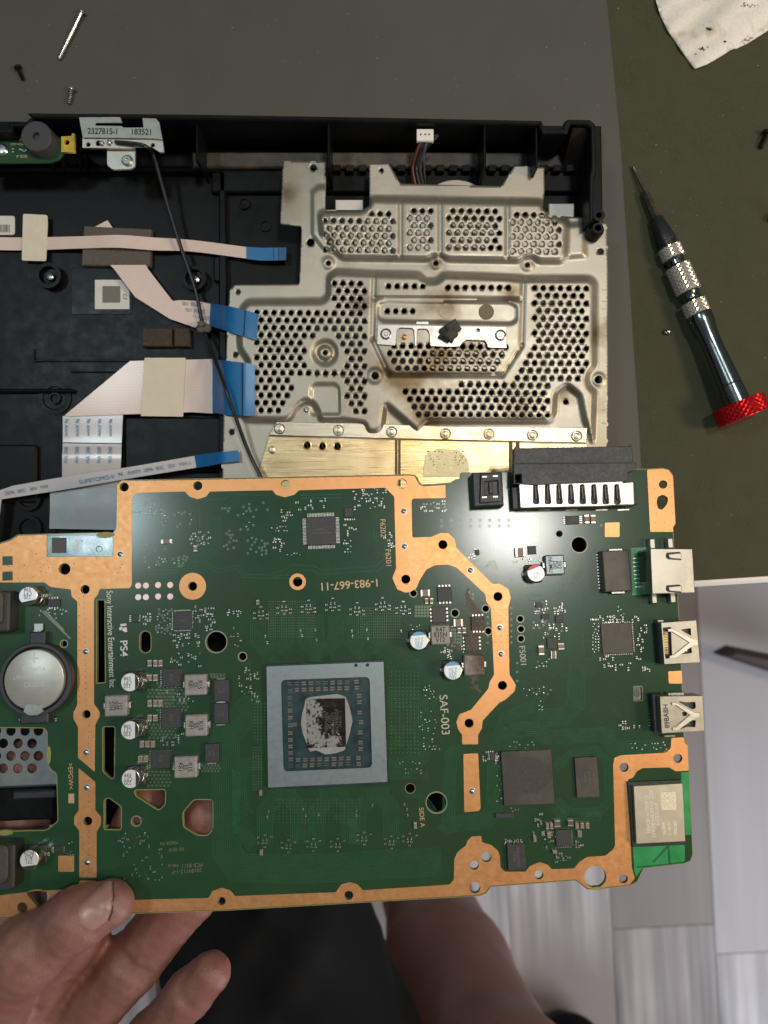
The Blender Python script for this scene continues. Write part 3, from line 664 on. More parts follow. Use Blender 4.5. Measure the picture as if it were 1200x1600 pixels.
# heat sink plate along the lower edge
for _m in (m_hs, m_hs_br): stain_or_glow(_m, [(*T(x, y, ZS+.001), r) for x, y, r in ((690, 700, .020), (640, 690, .014), (740, 690, .014), (655, 735, .014))], (.60, .42, .17), .42, .80)  # amber reflection painted into the aluminium colour
HS = thing('heat_sink_plate', 'brushed aluminium heat sink strip with rivets below the perforated shield', 'heat sink', T(650, 690, ZF))
zh = ZS+.0011
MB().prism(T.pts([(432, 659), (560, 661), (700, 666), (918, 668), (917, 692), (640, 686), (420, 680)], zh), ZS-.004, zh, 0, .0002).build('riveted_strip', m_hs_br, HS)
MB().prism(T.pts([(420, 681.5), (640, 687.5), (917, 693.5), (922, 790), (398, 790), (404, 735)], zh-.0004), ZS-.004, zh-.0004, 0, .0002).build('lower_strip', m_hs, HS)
for x, y in ((437, 670), (529, 672.5), (612, 675), (696, 678), (764, 678.5), (832, 680), (901, 681.5)):
    c = T(x, y, zh); r = MB(); r.lathe([(.0021, 0), (.0021, .0003), (.0019, .00045), (.0016, .0002), (.0012, .0002), (.0010, .0003), (.0001, .0003)], (c.x, c.y, zh), n=22); r.build('rivet', m_hs_br, HS, True)
for x, y in ((480, 695.5), (504, 697), (527.5, 697)):
    c = T(x, y, zh); r = MB(); r.lathe([(.0017, 0), (.0017, .0002), (.0013, .0003), (.0012, -.0003), (.0001, -.0003)], (c.x, c.y, zh-.0004), n=20); r.build('screw_hole', [m_gold], HS, True)
    MB().box(c.x, c.y, zh-.0006, zh-.0002, .0003, .0022, .3).build('slot', m_ink, HS)
c = T(425, 703, zh); r = MB(); r.lathe([(.0014, 0), (.0014, .0003), (.001, .0005), (.0001, .0005)], (c.x, c.y, zh-.0004), n=18); r.build('rivet', m_hs_br, HS, True)
pst = [(665, 712), (668, 707), (676, 705), (682, 702), (700, 702), (716, 703), (724, 709), (730, 716), (733, 728), (733, 745), (660, 745), (662, 730)]
MB().prism(T.pts(smooth_poly(pst, 2), zh), zh-.0005, zh-.0001, 0, .0001).build('dried_paste', m_paste_w, HS)
q = MB()
for i in range(46):
    x, y = rnd.uniform(668, 730), rnd.uniform(704, 727); s_ = rnd.uniform(.0001, .00035); q.box(*T(x, y, zh)[:2], zh-.0003, zh-.00005, s_*2, s_, rnd.uniform(0, 3))
tag(q.build('paste_pits', m_die, HS), kind='stuff')
for x in (617, 622, 795, 806):
    tbox('dark_streak', x, 688, x+(4 if x < 700 else 6), 760, zh-.0006, zh-.00036, M('burnt_streak', (.10, .06, .03), .5, .5, .3, 400), HS, 0)
# flange screws hints on the right edge
for y in (452, 470, 482, 497, 640, 660): tbox('edge_tick', 941, y, 947, y+1.5, ZS, ZS+.0003, m_steel, SH, .0001)

# ------------------------------------------------------------------ screwdriver
sd = thing('screwdriver', 'slim precision screwdriver with knurled metal grip and red end cap', 'screwdriver', T(1080, 460, -.0016))
A = T(989, 259, .0012-.0016); Bq = T(1163, 653, .0086); AX = (Bq-A).normalized(); LL = (Bq-A).length
u = LL/431.0
def sec(name, prof, mt, n=28): return MB().lathe([(r*u, d*u) for r, d in prof], A, AX, n).build(name, mt, sd, True, .5)
sec('bit_tip', [(1.2, 0), (2.4, 2), (2.6, 44), (5.5, 50)], m_bit, 12)
sec('bit_shank', [(5.0, 46), (6.6, 52), (6.8, 92), (6.8, 96)], m_bit, 6)
sec('chuck', [(8.8, 91), (10.0, 93), (15.5, 128), (15.5, 132), (14.6, 133), (14.6, 137), (15.8, 138), (15.8, 141)], m_grip_d)
def knurl(name, d0, d1, r, mt, n=26, rows=5, depth=1.5, ends=1.5):
    q = MB(); ax = AX; uu = ax.orthogonal().normalized(); w = ax.cross(uu); vs = []; fs = []
    rws = rows*2+1
    for k in range(rws+2):
        kk = min(max(k-1, 0), rws-1)
        d = d0+(d1-d0)*kk/(rws-1); rr0 = r
        if k in (0, rws+1): d += (-ends*.3 if k == 0 else ends*.3); rr0 = r-depth-1
        for i in range(2*n):
            a = math.pi*i/n; pk = ((i+kk) % 2 == 0)
            rr = rr0+(0 if not pk else -depth) if k not in (0, rws+1) else rr0
            vs.append(A+ax*(d*u)+(uu*math.cos(a)+w*math.sin(a))*(rr*u))
    m = 2*n
    for k in range(rws+1):
        for i in range(m):
            a, b, c, d = k*m+i, k*m+(i+1) % m, (k+1)*m+(i+1) % m, (k+1)*m+i
            fs += [(a, b, c), (a, c, d)] if (i+k) % 2 else [(a, b, d), (b, c, d)]
    fs += [tuple(range(m))[::-1], tuple((rws+1)*m+i for i in range(m))]
    q.add(vs, fs); return q.build(name, mt, sd)
m_kn = M('knurled_steel', (.80, .77, .70), .24, .8, .05, 500, rvar=.03)
knurl('knurled_ring', 143, 162, 18.2, m_kn, 15, 3)
sec('groove', [(15, 163), (13.2, 166), (13.2, 172), (15, 174)], m_grip)
knurl('knurled_grip', 176, 219, 19.4, m_kn, 15, 6)
sec('groove', [(15.4, 221), (13.4, 225), (13.4, 231), (15.4, 233)], m_grip)
knurl('knurled_ring', 236, 257, 19.0, m_kn, 15, 3)
sec('handle', [(18.6, 258), (19.2, 262), (18.6, 272), (15.6, 288), (15.2, 310), (16.4, 345), (17.8, 374), (17.2, 375)], m_grip, 40)
sec('handle_end', [(17.0, 375), (17.9, 376.5), (18.6, 400), (18.6, 408)], m_grip, 40)
cap = knurl('end_cap', 406, 430, 39, m_redal, 26, 3, 1.5, 4)
sec('cap_face', [(35, 429), (35, 431), (12, 432), (8, 430), (.1, 430)], m_redal, 36)

# ------------------------------------------------------------------ loose screws
def screw(label, name, x0, y0, x1, y1, z, hr, sr, mt, thread=False, hl=1.2):
    a, b = T(x0, y0, z), T(x1, y1, z); r = hr*T.sc(x0, y0, z); s_ = sr*T.sc(x0, y0, z)
    a = Vector((a.x, a.y, z+r)); b = Vector((b.x, b.y, z+s_)); ax = (b-a).normalized(); L = (b-a).length
    t = thing(name, label, 'screw', (a.x, a.y, z), 'loose screws on the mats')
    hd = hl*s_
    MB().lathe([(r*.35, -hd*.15), (r*.45, -hd*.25), (r*.8, -hd*.15), (r, hd*.35), (r, hd*.8), (s_, hd)], a, ax, 18).build('head', mt, t, True)
    if thread:
        pr = []; n = max(4, int(L/(s_*.9)))
        for i in range(n): d = hd+(L-hd)*i/n; pr += [(s_*1.1, d), (s_*.72, d+(L-hd)/n*.5)]
        pr += [(s_*.9, L-s_*.3), (s_*.5, L)]
    else: pr = [(s_, hd*.9), (s_, L*.66), (s_*.86, L*.68), (s_*.86, L*.97), (s_*.5, L)]
    MB().lathe(pr, a, ax, 14).build('shank', mt, t, True)
screw('long silver machine screw at the top left of the grey mat', 'screw', 131, 21, 94, 95, 0, 6.3, 3.1, m_steel_scr)
screw('tiny black screw near the left edge of the grey mat', 'screw', 30, 107, 38, 127, 0, 6, 3.2, m_blk_scr, True)
screw('short silver threaded screw just above the black case', 'screw', 115, 140, 109, 164, 0, 6.2, 3.8, m_steel_scr, True)
screw('black screw on the green mat right of the screwdriver tip', 'screw', 1196, 209, 1186, 234, -.0016, 8, 4, m_blk_scr, True)
screw('black screw head cut off by the right frame edge beside the screwdriver', 'screw', 1203, 340, 1216, 352, -.0016, 8, 4, m_blk_scr, True)
screw('tiny silver screw lying left of the screwdriver handle', 'screw', 1044, 519, 1036, 521, -.0016, 4.5, 3, m_steel_scr, True)
screw('black screw half hidden beside the grey mat corner above the large connector', 'screw', 976, 700, 974, 712, 0, 5, 3, m_blk_scr, True)

# ------------------------------------------------------------------ rag
rg = smooth_poly([(1018, -120), (1024, -2), (1027, 10), (1032, 26), (1044, 50), (1062, 76), (1075, 95), (1085, 108), (1104, 101), (1126, 88), (1140, 79), (1147, 76), (1149, 77), (1168, 68), (1200, 48), (1262, 12), (1330, -120)], 1.5, 2)
Pg = [(x, y) for x in range(1000, 1340, 6) for y in range(-130, 120, 6)]
Pn = np.array(Pg, float); kp = inpoly(Pn, rg) & (np.abs(sdp(Pn, rg)) > 2)
rgd = dense(rg, 4)
Vv = [tuple(p) for p in rgd]+[tuple(p) for p in Pn[kp]]
ee = [(i, (i+1) % len(rgd)) for i in range(len(rgd))]
cv, _, cf, _, _, _ = delaunay_2d_cdt([Vector(v) for v in Vv], ee, [], 0, 1e-4)
cv = np.array([tuple(v) for v in cv]); cf = np.array([f for f in cf]); cf = cf[inpoly(cv[cf].mean(1), rg)]
dd = np.clip(-sdp(cv, rg)/40, 0, 1)
zr = -.0016+.0006+.0016*dd*(1+.6*np.sin(cv[:, 0]*.05+cv[:, 1]*.03)+.3*np.sin(cv[:, 1]*.09-cv[:, 0]*.04))+.0004*np.sin(cv[:, 0]*.11+cv[:, 1]*.13)
dep = CAMZ-zr
q = MB(); q.add(np.stack([(cv[:, 0]-600)/FPX*dep, (800-cv[:, 1])/FPX*dep, zr], 1).tolist(), [tuple(int(i) for i in f) for f in cf])
ro = q.build('cleaning_rag', m_cloth, None, True, 0)
bm = bmesh.new(); bm.from_mesh(ro.data); bmesh.ops.recalc_face_normals(bm, faces=bm.faces)
if sum(f.normal.z for f in bm.faces) < 0: bmesh.ops.reverse_faces(bm, faces=bm.faces)
bm.to_mesh(ro.data); bm.free()
md = ro.modifiers.new('thickness', 'SOLIDIFY'); md.thickness = .0004; md.offset = 1
tag(ro, 'stained off-white cotton rag on the green mat', 'rag')
st = MB()
for cx, cy, w, h, a in ((1096, 76, 12, 4, -.4), (1166, 62, 12, 5, -.45), (1108, 45, 5, 2, .2), (1133, 65, 2, 1, 0), (1170, 8, 16, 5, .3)):
    for i in range(26):
        t_ = rnd.gauss(0, .45); s_ = rnd.gauss(0, .45)
        x = cx+w*t_*math.cos(a)-h*s_*math.sin(a); y = cy+w*t_*math.sin(a)+h*s_*math.cos(a)
        j = int(np.argmin(np.hypot(cv[:, 0]-x, cv[:, 1]-y))); z = zr[j]+.00052
        p = T(x, y, z); r = rnd.uniform(.0001, .00028); st.add([p+Vector((r*1.4*math.cos(k), r*math.sin(k), 0)) for k in (0, 1.3, 2.5, 3.8, 5)], [(0, 1, 2, 3, 4)])
tag(st.build('grease_smudges', M('grease', (.12, .11, .11), .8), ro), kind='stuff')

# ------------------------------------------------------------------ main circuit board
CB = thing('circuit_board', 'large green console motherboard with copper borders held over the open case', 'circuit board', matrix=BM)
OUT = [(190, 750), (640, 741), (649, 742), (653, 747), (655, 753), (660, 757), (703, 754), (711, 749), (718, 748), (720, 738), (800, 737), (1000, 733), (1035, 731), (1046, 734), (1052, 743), (1056, 818), (1052, 824), (1053, 850), (1060, 940), (1065, 1040), (1069, 1147), (1070, 1160), (1075, 1163), (1077, 1205), (1083, 1335), (1079, 1346), (1068, 1350), (1006, 1357), (996, 1378), (985, 1384), (933, 1390), (917, 1390), (905, 1380), (899, 1376), (820, 1382), (767, 1386), (760, 1396), (750, 1400), (353, 1423), (207, 1428), (33, 1434), (-70, 1438), (-70, 850), (0, 848), (15, 843), (28, 835), (150, 832), (176, 832), (181, 826), (182, 757)]
RH = [(194, 761, 7), (309, 759, 7), (446, 757, 7), (628, 756, 8), (301, 916, 7), (465, 909, 7.5), (634, 905, 7), (692, 851, 7), (778, 932, 7), (785, 1071, 7), (733, 1130, 7), (133, 921, 7), (101, 889, 9), (135, 1116, 6.5), (137, 1283, 7), (35, 1418, 8), (346, 1408, 6.5), (545, 1399, 7), (742, 1387, 8.5), (741, 1352, 7), (760, 1339, 8), (842, 1367, 7), (974, 1373, 7), (975, 1199, 7), (1059, 1185, 7), (338, 1003, 16), (379, 1026, 6), (905, 851, 12), (682, 1254, 15.5), (874, 834, 5), (213, 1283, 7), (641, 1232, 7.5), (646, 927, 5), (711, 958, 5.5), (759, 951, 5), (763, 986, 5), (813, 967, 4.6), (814, 983, 4.6), (814, 998, 4.6), (1036, 757, 6.5), (100, 1006, 5), (155, 858, 3.6), (228, 908, 0)]
PH = [smooth_poly(rrect(227, 1003, 17, 33, 8), 1), [(151, 938), (163, 938), (164, 1066), (151, 1067)], smooth_poly([(161, 1136), (179, 1136), (178, 1216), (173, 1216), (161, 1205)], 3),
      smooth_poly([(163, 1250), (170, 1247), (189, 1261), (189, 1296), (163, 1296)], 3), smooth_poly([(210, 1235), (258, 1234), (258, 1256), (248, 1266), (212, 1243)], 4),
      smooth_poly([(303, 1250), (332, 1250), (332, 1296), (324, 1305), (309, 1305), (287, 1292), (286, 1270)], 4), smooth_poly([(-40, 1137), (68, 1138), (73, 1143), (74, 1195), (80, 1204), (88, 1209), (90, 1283), (72, 1297), (-40, 1299)], 4),
      smooth_poly([(990, 1073), (1003, 1073), (1004, 1094), (991, 1095)], 2), smooth_poly([(1028, 776), (1036, 773), (1044, 778), (1042, 788), (1034, 797), (1028, 794), (1026, 785)], 3),
      circle(930, 1370, 17, 28), smooth_poly([(40, 1395), (56, 1390), (78, 1394), (74, 1408), (64, 1422), (54, 1412)], 6)]
RH = [h for h in RH if h[2] > 0]
bh = [B.pts(circle(x, y, r, 20)) for x, y, r in RH]+[B.pts(p) for p in PH]
TH = .0016
# laminate: yellow edge core with the green mask as a thin skin that leaves a narrow rim
plate('laminate', B.pts(OUT), bh, -TH, -.00004, m_edge, CB)
io = inset(ccw(B.pts(OUT)), .00022)
mh = [B.pts(circle(x, y, r+.9, 20)) for x, y, r in RH]
def grow(pl, d=1.3):
    c = ccw(pl); return inset(c, -d)
plate('solder_mask', io, mh+[B.pts(grow(p)) for p in PH], -.00004, 0, m_mask, CB)
CU = [
 [(190, 752), (640, 743), (648, 744), (651, 750), (655, 757), (661, 760), (696, 758), (696, 778), (645, 779), (643, 783), (644, 838), (646, 840), (674, 839), (688, 833), (700, 833), (710, 842), (713, 856), (770, 913), (780, 912), (794, 920), (798, 934), (794, 950), (796, 1054), (806, 1070), (804, 1080), (790, 1093), (780, 1098), (754, 1126), (753, 1138), (747, 1148), (747, 1163), (722, 1163), (722, 1148), (716, 1140), (713, 1128), (718, 1116), (736, 1109), (763, 1076), (765, 1066), (772, 1054), (767, 950), (760, 940), (758, 928), (714, 887), (700, 882), (680, 883), (666, 890), (656, 906), (650, 920), (640, 925), (633, 926), (621, 921), (613, 903), (619, 888), (616, 776), (602, 762), (467, 766), (460, 773), (445, 777), (431, 773), (426, 766), (328, 768), (322, 776), (309, 780), (296, 776), (289, 768), (213, 770), (206, 780), (206, 914), (202, 919), (156, 920), (153, 929), (147, 936), (147, 1100), (156, 1112), (156, 1119), (149, 1132), (148, 1206), (122, 1184), (122, 1136), (115, 1123), (115, 1113), (121, 1101), (121, 940), (112, 932), (111, 921), (79, 917), (70, 910), (0, 910), (-68, 910), (-68, 852), (0, 850), (16, 845), (29, 837), (73, 836), (73, 870), (177, 870), (177, 836), (183, 828), (184, 757)],
 [(123, 1200), (149, 1222), (149, 1266), (158, 1276), (158, 1288), (151, 1300), (151, 1371), (124, 1371), (124, 1298), (116, 1288), (116, 1276), (123, 1266)],
 [(-68, 1402), (0, 1399), (56, 1392), (123, 1389), (124, 1376), (150, 1376), (151, 1406), (208, 1406), (326, 1403), (332, 1392), (346, 1387), (360, 1391), (367, 1400), (525, 1394), (533, 1382), (546, 1378), (559, 1382), (567, 1391), (660, 1385), (702, 1382), (709, 1375), (710, 1342), (715, 1331), (728, 1321), (730, 1314), (737, 1307), (752, 1306), (753, 1316), (767, 1320), (778, 1329), (781, 1338), (782, 1355), (789, 1362), (821, 1362), (828, 1353), (843, 1347), (856, 1351), (862, 1358), (897, 1357), (905, 1347), (917, 1339), (946, 1337), (958, 1327), (961, 1321), (958, 1195), (960, 1184), (970, 1180), (1040, 1176), (1048, 1169), (1049, 1153), (1068, 1152), (1069, 1161), (1074, 1164), (1076, 1204), (1056, 1205), (1045, 1199), (1004, 1200), (995, 1205), (989, 1215), (981, 1218), (987, 1355), (992, 1372), (984, 1382), (933, 1388), (918, 1388), (906, 1378), (899, 1374), (820, 1380), (766, 1384), (759, 1394), (749, 1398), (353, 1421), (207, 1426), (33, 1432), (-68, 1436)],
 [(724, 1178), (747, 1177), (751, 1263), (748, 1267), (725.5, 1269)],
 [(1011, 734), (1036, 732.5), (1045, 735), (1051, 744), (1055, 818), (1051, 824), (1052, 831), (1016, 831)],
 [(945, 817), (968, 816), (968, 839), (945, 839)], [(91, 1337), (116, 1337), (116, 1362), (91, 1362)], [(1044, 1049), (1065, 1048), (1066, 1068), (1045, 1068)],
 circle(301, 916, 21, 36), circle(465, 909, 13, 32)]
CZ = .00006
P1 = lambda x, y, p: inpoly(np.array([[x, y]], float), p)[0]
for i, p in enumerate(CU):
    hs = [B.pts(circle(x, y, r+.25, 20)) for x, y, r in RH if P1(x, y, p)]
    for hp in PH:
        cx, cy = np.mean(hp, 0)
        if P1(cx, cy, p): hs.append(B.pts(grow(hp, .4)))
    plate('copper_pad' if i > 4 else 'copper_border', B.pts(smooth_poly(p, 1.6, 2) if i < 8 else p), hs, 0, CZ, m_copper, CB)
# bright green antenna area, labels
def bplate(name, poly, h0, h1, mt, holes=(), bev=0, parent=None): return plate(name, B.pts(poly, h1), [B.pts(h, h1) for h in holes], h0, h1, mt, parent or CB, bev)
bplate('antenna_area', [(1064, 1207), (1076.5, 1206), (1080, 1304), (1067, 1305)], 0, .00004, m_mask_br)
bplate('antenna_area', [(989, 1322), (1070, 1318), (1070, 1346), (1006, 1353.5), (994, 1370), (991, 1360)], 0, .00004, m_mask_br)
for pl in ([(1043, 1320), (1046, 1320), (1048, 1350), (1045, 1350)], [(1042, 1322), (1044, 1324), (1022, 1348), (1019, 1347)], [(995, 1354), (1068, 1347), (1068, 1349), (995, 1356)]): bplate('antenna_track', pl, 0, .00007, m_mask_dk)
bplate('data_patch', [(74, 838), (176, 837), (176, 869), (74, 869)], 0, .00005, M('teal_mask', (.035, .13, .13), .26, 0, .15, 200, coat=.4))
bplate('code_patch', [(81, 840), (104, 840), (104, 864), (81, 864)], 0, .00008, M('code_grey', (.06, .055, .05), .5, 0, .5, 2600))
for y in (845, 850, 855): text('1866', B, 122, y, .00008, 5, 2, m_silk_w, CB)
# nylon-like flux blobs on the edge, annular rims
for x, y, w, h in ((165, 836, 30, 10), (76, 1180, 7, 28), (8, 1301, 26, 9), (933, 1388, 20, 5)):
    q = MB(); p = B(x, y); k = B.sc(x, y); q.prism([(p.x+w*.5*k*math.cos(t), p.y+h*.5*k*math.sin(t)) for t in np.linspace(0, 6.28, 15)[:-1]], -TH*.9, .00012, 0, .0001); q.build('break_off_tab', m_edge, CB)
ring = MB()
def annulus(mb, x, y, r0, r1, z, n=16, mi=0):
    c = B(x, y); k = B.sc(x, y); vs = []; fs = []
    for i in range(n):
        a = 2*math.pi*i/n; ca, sa = math.cos(a), math.sin(a)
        vs += [(c.x+r0*k*ca, c.y+r0*k*sa, z), (c.x+r1*k*ca, c.y+r1*k*sa, z)]
    for i in range(n): j = (i+1) % n; fs.append((2*i, 2*i+1, 2*j+1, 2*j))
    mb.add(vs, fs, mi)
for x, y, r in RH:
    if (x, y) in ((711, 958), (759, 951), (763, 986), (813, 967), (814, 983), (814, 998), (646, 927), (338, 1003), (379, 1026), (905, 851), (682, 1254), (874, 834), (213, 1283), (155, 858), (100, 1006)):
        q = MB(); annulus(q, x, y, r+.2, r+1.6, .00005, 24); q.build('hole_ring', m_ring, CB)
for x, y in ((216, 915), (228, 915), (247, 914), (266, 914), (216, 933), (228, 933), (247, 932), (266, 932)):
    MB().cyl(*B(x, y)[:2], 0, .00005, 4.7*B.sc(x, y), 20).build('test_pad', m_pad, CB)
dot_mesh = None
for x, y in ((631, 799), (632, 854), (735, 891), (781, 981), (783, 1022), (738, 1236), (135, 1175), (136, 1230), (137, 1347), (188, 866), (134, 1018)):
    p = B(x, y)
    if dot_mesh is None:
        q = MB(); k = B.sc(x, y); q.lathe([(5.0*k, 0), (5.0*k, .00005), (4.0*k, .00006), (3.9*k, .00012), (2.6*k, .0004), (.2*k, .0005)], n=18)
        o = q.build('solder_dot', m_solder, CB, True); dot_mesh = o.data
    else: o = bpy.data.objects.new('solder_dot', dot_mesh); col.objects.link(o); o.parent = CB
    o.location = (p.x, p.y, CZ)

# ---- traces
TR = MB()
def offs(path, d):
    out = []; n = len(path)
    for i in range(n):
        a = path[max(i-1, 0)]; b = path[i]; c = path[min(i+1, n-1)]
        e1 = (b-a) if i else (c-b); e2 = (c-b) if i < n-1 else (b-a)
        e1 = e1.normalized(); e2 = e2.normalized(); n1 = Vector((-e1.y, e1.x)); n2 = Vector((-e2.y, e2.x)); m = n1+n2
        out.append(b+m*(d/max(.35, 1+n1.dot(n2))))
    return out
def tr(path, n=1, pitch=3.0, w=1.1, z=.000035, mb=None, trim=0):
    P = [Vector(p) for p in path]
    for i in range(n):
        d = (i-(n-1)/2)*pitch; Q = offs(P, d); a = offs(Q, -w/2); b = offs(Q, w/2)
        vs = []; fs = []
        for p_, q_ in zip(a, b):
            p3 = B(p_.x, p_.y); q3 = B(q_.x, q_.y); vs += [(p3.x, p3.y, z), (q3.x, q3.y, z)]
        for j in range(len(P)-1): fs.append((2*j, 2*j+1, 2*j+3, 2*j+2))
        (mb or TR).add(vs, fs)
# memory fan-out above and below the processor, right and left buses
for cx in (425, 500, 570):
    tr([(cx-22, 962), (cx-22, 1000), (cx+4, 1028), (cx+4, 1034)], 9, 2.9); tr([(cx+24, 962), (cx+24, 1000), (cx+6, 1020), (cx+6, 1033)], 8, 2.8)
    tr([(cx, 960), (cx, 1004), (cx+10, 1016), (cx+10, 1033)], 5, 2.9)
for cx in (440, 520, 585):
    tr([(cx-8, 1232), (cx-8, 1246), (cx-26, 1268), (cx-26, 1320)], 9, 2.9); tr([(cx+10, 1230), (cx+10, 1244), (cx+26, 1262), (cx+26, 1318)], 9, 2.9)
tr([(410, 1108), (388, 1110), (352, 1150), (354, 1330), (372, 1356), (470, 1358), (690, 1346)], 16, 2.9)
tr([(410, 1190), (384, 1196), (374, 1206), (376, 1300), (396, 1322)], 8, 2.9)
tr([(606, 1090), (640, 1090), (652, 1100), (654, 1180), (640, 1200), (606, 1201)], 12, 2.9)
tr([(606, 1140), (624, 1142), (626, 1160), (606, 1164)], 5, 2.9)
tr([(690, 1300), (700, 1290), (704, 1180), (716, 1170), (716, 1165)], 8, 2.6); tr([(690, 1290), (760, 1282), (772, 1262), (774, 1190)], 10, 2.6)
tr([(796, 1172), (800, 1140), (840, 1138), (850, 1152), (940, 1148), (962, 1170), (1040, 1166)], 8, 3.0); tr([(770, 1170), (790, 1120), (840, 1100), (850, 1070)], 6, 3.2)
tr([(868, 1200), (890, 1180), (930, 1172), (950, 1190), (952, 1250), (938, 1268), (890, 1270), (868, 1250)], 5, 3.0); tr([(866, 1262), (880, 1276), (940, 1276)], 5, 3.0)
tr([(900, 960), (898, 1000), (902, 1040), (900, 1100), (880, 1120), (840, 1122)], 9, 3.2); tr([(900, 960), (898, 920), (906, 900), (930, 880)], 5, 3.4)
tr([(334, 806), (334, 850), (330, 858), (300, 880), (250, 882)], 9, 2.7, .9); tr([(230, 785), (238, 782), (350, 780), (362, 772), (420, 774)], 1, 3, 1.3)
tr([(312, 830), (312, 792), (324, 782)], 1, 3, 1.3); tr([(232, 895), (282, 892), (296, 880), (322, 882), (340, 892), (372, 886), (382, 900), (470, 902)], 2, 5, 1.2)
tr([(420, 900), (442, 896), (456, 886), (490, 888), (500, 894), (590, 888), (604, 874), (606, 800)], 2, 7, 1.2); tr([(585, 800), (588, 870)], 2, 4, 1.0)
tr([(664, 798), (664, 812), (690, 838)], 1, 3, 1.3); tr([(700, 786), (716, 788), (736, 812), (770, 844), (774, 880), (774, 900)], 2, 5, 1.3); tr([(752, 798), (754, 818), (774, 834)], 1, 3, 1.3)
tr([(782, 780), (806, 808), (838, 812), (840, 850)], 2, 4, 1.3); tr([(882, 800), (884, 870), (878, 912), (800, 916), (796, 895)], 2, 4, 1.4); tr([(800, 936), (866, 932), (902, 898), (904, 884), (940, 860)], 3, 4, 1.4)
tr([(668, 920), (676, 905), (706, 898), (730, 916)], 1, 3, 1.4); tr([(600, 868), (588, 860)], 1); tr([(206, 1056), (240, 1054)], 1, 3, 1.4); tr([(470, 776), (532, 775)], 2, 5, 2.0)
tr([(240, 790), (240, 830)], 3, 8, .8); tr([(560, 766), (584, 776), (600, 784)], 2, 5, 1.4)
for k in range(70):  # scattered short runs
    x, y = rnd.uniform(370, 700), rnd.uniform(940, 1380)
    if 408 < x < 612 and 1026 < y < 1238: continue
    L = rnd.uniform(8, 26); a = rnd.choice((0, 90, 45, 135)); dx, dy = math.cos(math.radians(a)), math.sin(math.radians(a))
    tr([(x, y), (x+L*dx, y+L*dy), (x+L*dx+L*.5*dy, y+L*dy+L*.5)], rnd.choice((1, 2, 3)), 2.7, .8)
for k in range(60):
    x, y = rnd.uniform(800, 1000), rnd.uniform(900, 1150); L = rnd.uniform(8, 24); a = rnd.choice((0, 90, 45, 135)); dx, dy = math.cos(math.radians(a)), math.sin(math.radians(a))
    tr([(x, y), (x+L*dx, y+L*dy)], rnd.choice((1, 2, 4)), 2.8, .8)
tag(TR.build('copper_traces', m_trace, CB), kind='stuff')

# ---- components
def bxy(x0, y0, x1, y1, h=0):
    a, b, c, d = B(x0, y0, h), B(x1, y0, h), B(x1, y1, h), B(x0, y1, h)
    cx, cy = (a+b+c+d)[:2]; k = B.sc((x0+x1)/2, (y0+y1)/2, h)
    return cx/4, cy/4, abs(x1-x0)*k, abs(y1-y0)*k
def chip(x0, y0, x1, y1, h=.0009, mt=None, name='chip', ch=.00012, r=0, par=None, z0=0.00003, mark=None, mrot=-90, msz=4):
    cx, cy, w, hh = bxy(x0, y0, x1, y1, h)
    o = MB().box(cx, cy, z0, h, w, hh, 0, ch, 0, r).build(name, mt or m_chip, par or CB)
    if mark:
        n = len(mark)
        for i, s_ in enumerate(mark):
            off = (i-(n-1)/2)*msz*1.5
            text(s_, B, (x0+x1)/2-(off if mrot in (-90,) else 0)+(off if mrot == 90 else 0), (y0+y1)/2+(off if mrot == 0 else 0)-(off if mrot == 180 else 0), h+.00003, msz, mrot, m_mark if mt in (None, m_chip, m_chip_br) else m_ink, o, 'print')
    return o
def pins(o, x0, y0, x1, y1, sides, n, L=4, w=1.6, h=.00035):
    cx, cy, W, H = bxy(x0, y0, x1, y1); k = B.sc((x0+x1)/2, (y0+y1)/2); q = MB()
    for sd_ in sides:
        m = n if not isinstance(n, dict) else n[sd_]
        for i in range(m):
            t = (i+.5)/m-.5
            if sd_ in 'LR': sx = -1 if sd_ == 'L' else 1; q.box(cx+sx*(W/2+L*k/2), cy+t*H*.94, .00002, h, L*k, w*k, 0, .00004)
            else: sy = 1 if sd_ == 'T' else -1; q.box(cx+t*W*.94, cy+sy*(H/2+L*k/2), .00002, h, w*k, L*k, 0, .00004)
    return q.build('pin_row', m_tin, o)
o = chip(479, 807.5, 524.6, 851.5, .0014, mark=['PANASONIC', 'MN864'], mrot=180, msz=4); pins(o, 479, 807.5, 524.6, 851.5, 'LRTB', 18, 6, 1.3)
o = chip(271, 955, 299.5, 984, .0009, mark=['A03'], mrot=0); pins(o, 271, 955, 299.5, 984, 'LRTB', 12, 2, 1.2)
chip(538, 793, 551, 808, .0008, name='chip')
for r_ in ((253, 1045, 283, 1073), (252, 1106, 283, 1137), (236, 1171, 267, 1200)): o = chip(*r_, .0009, mark=['DS', '8G'], mrot=0, msz=4); pins(o, *r_, 'LR', 8, 2, 1.6)
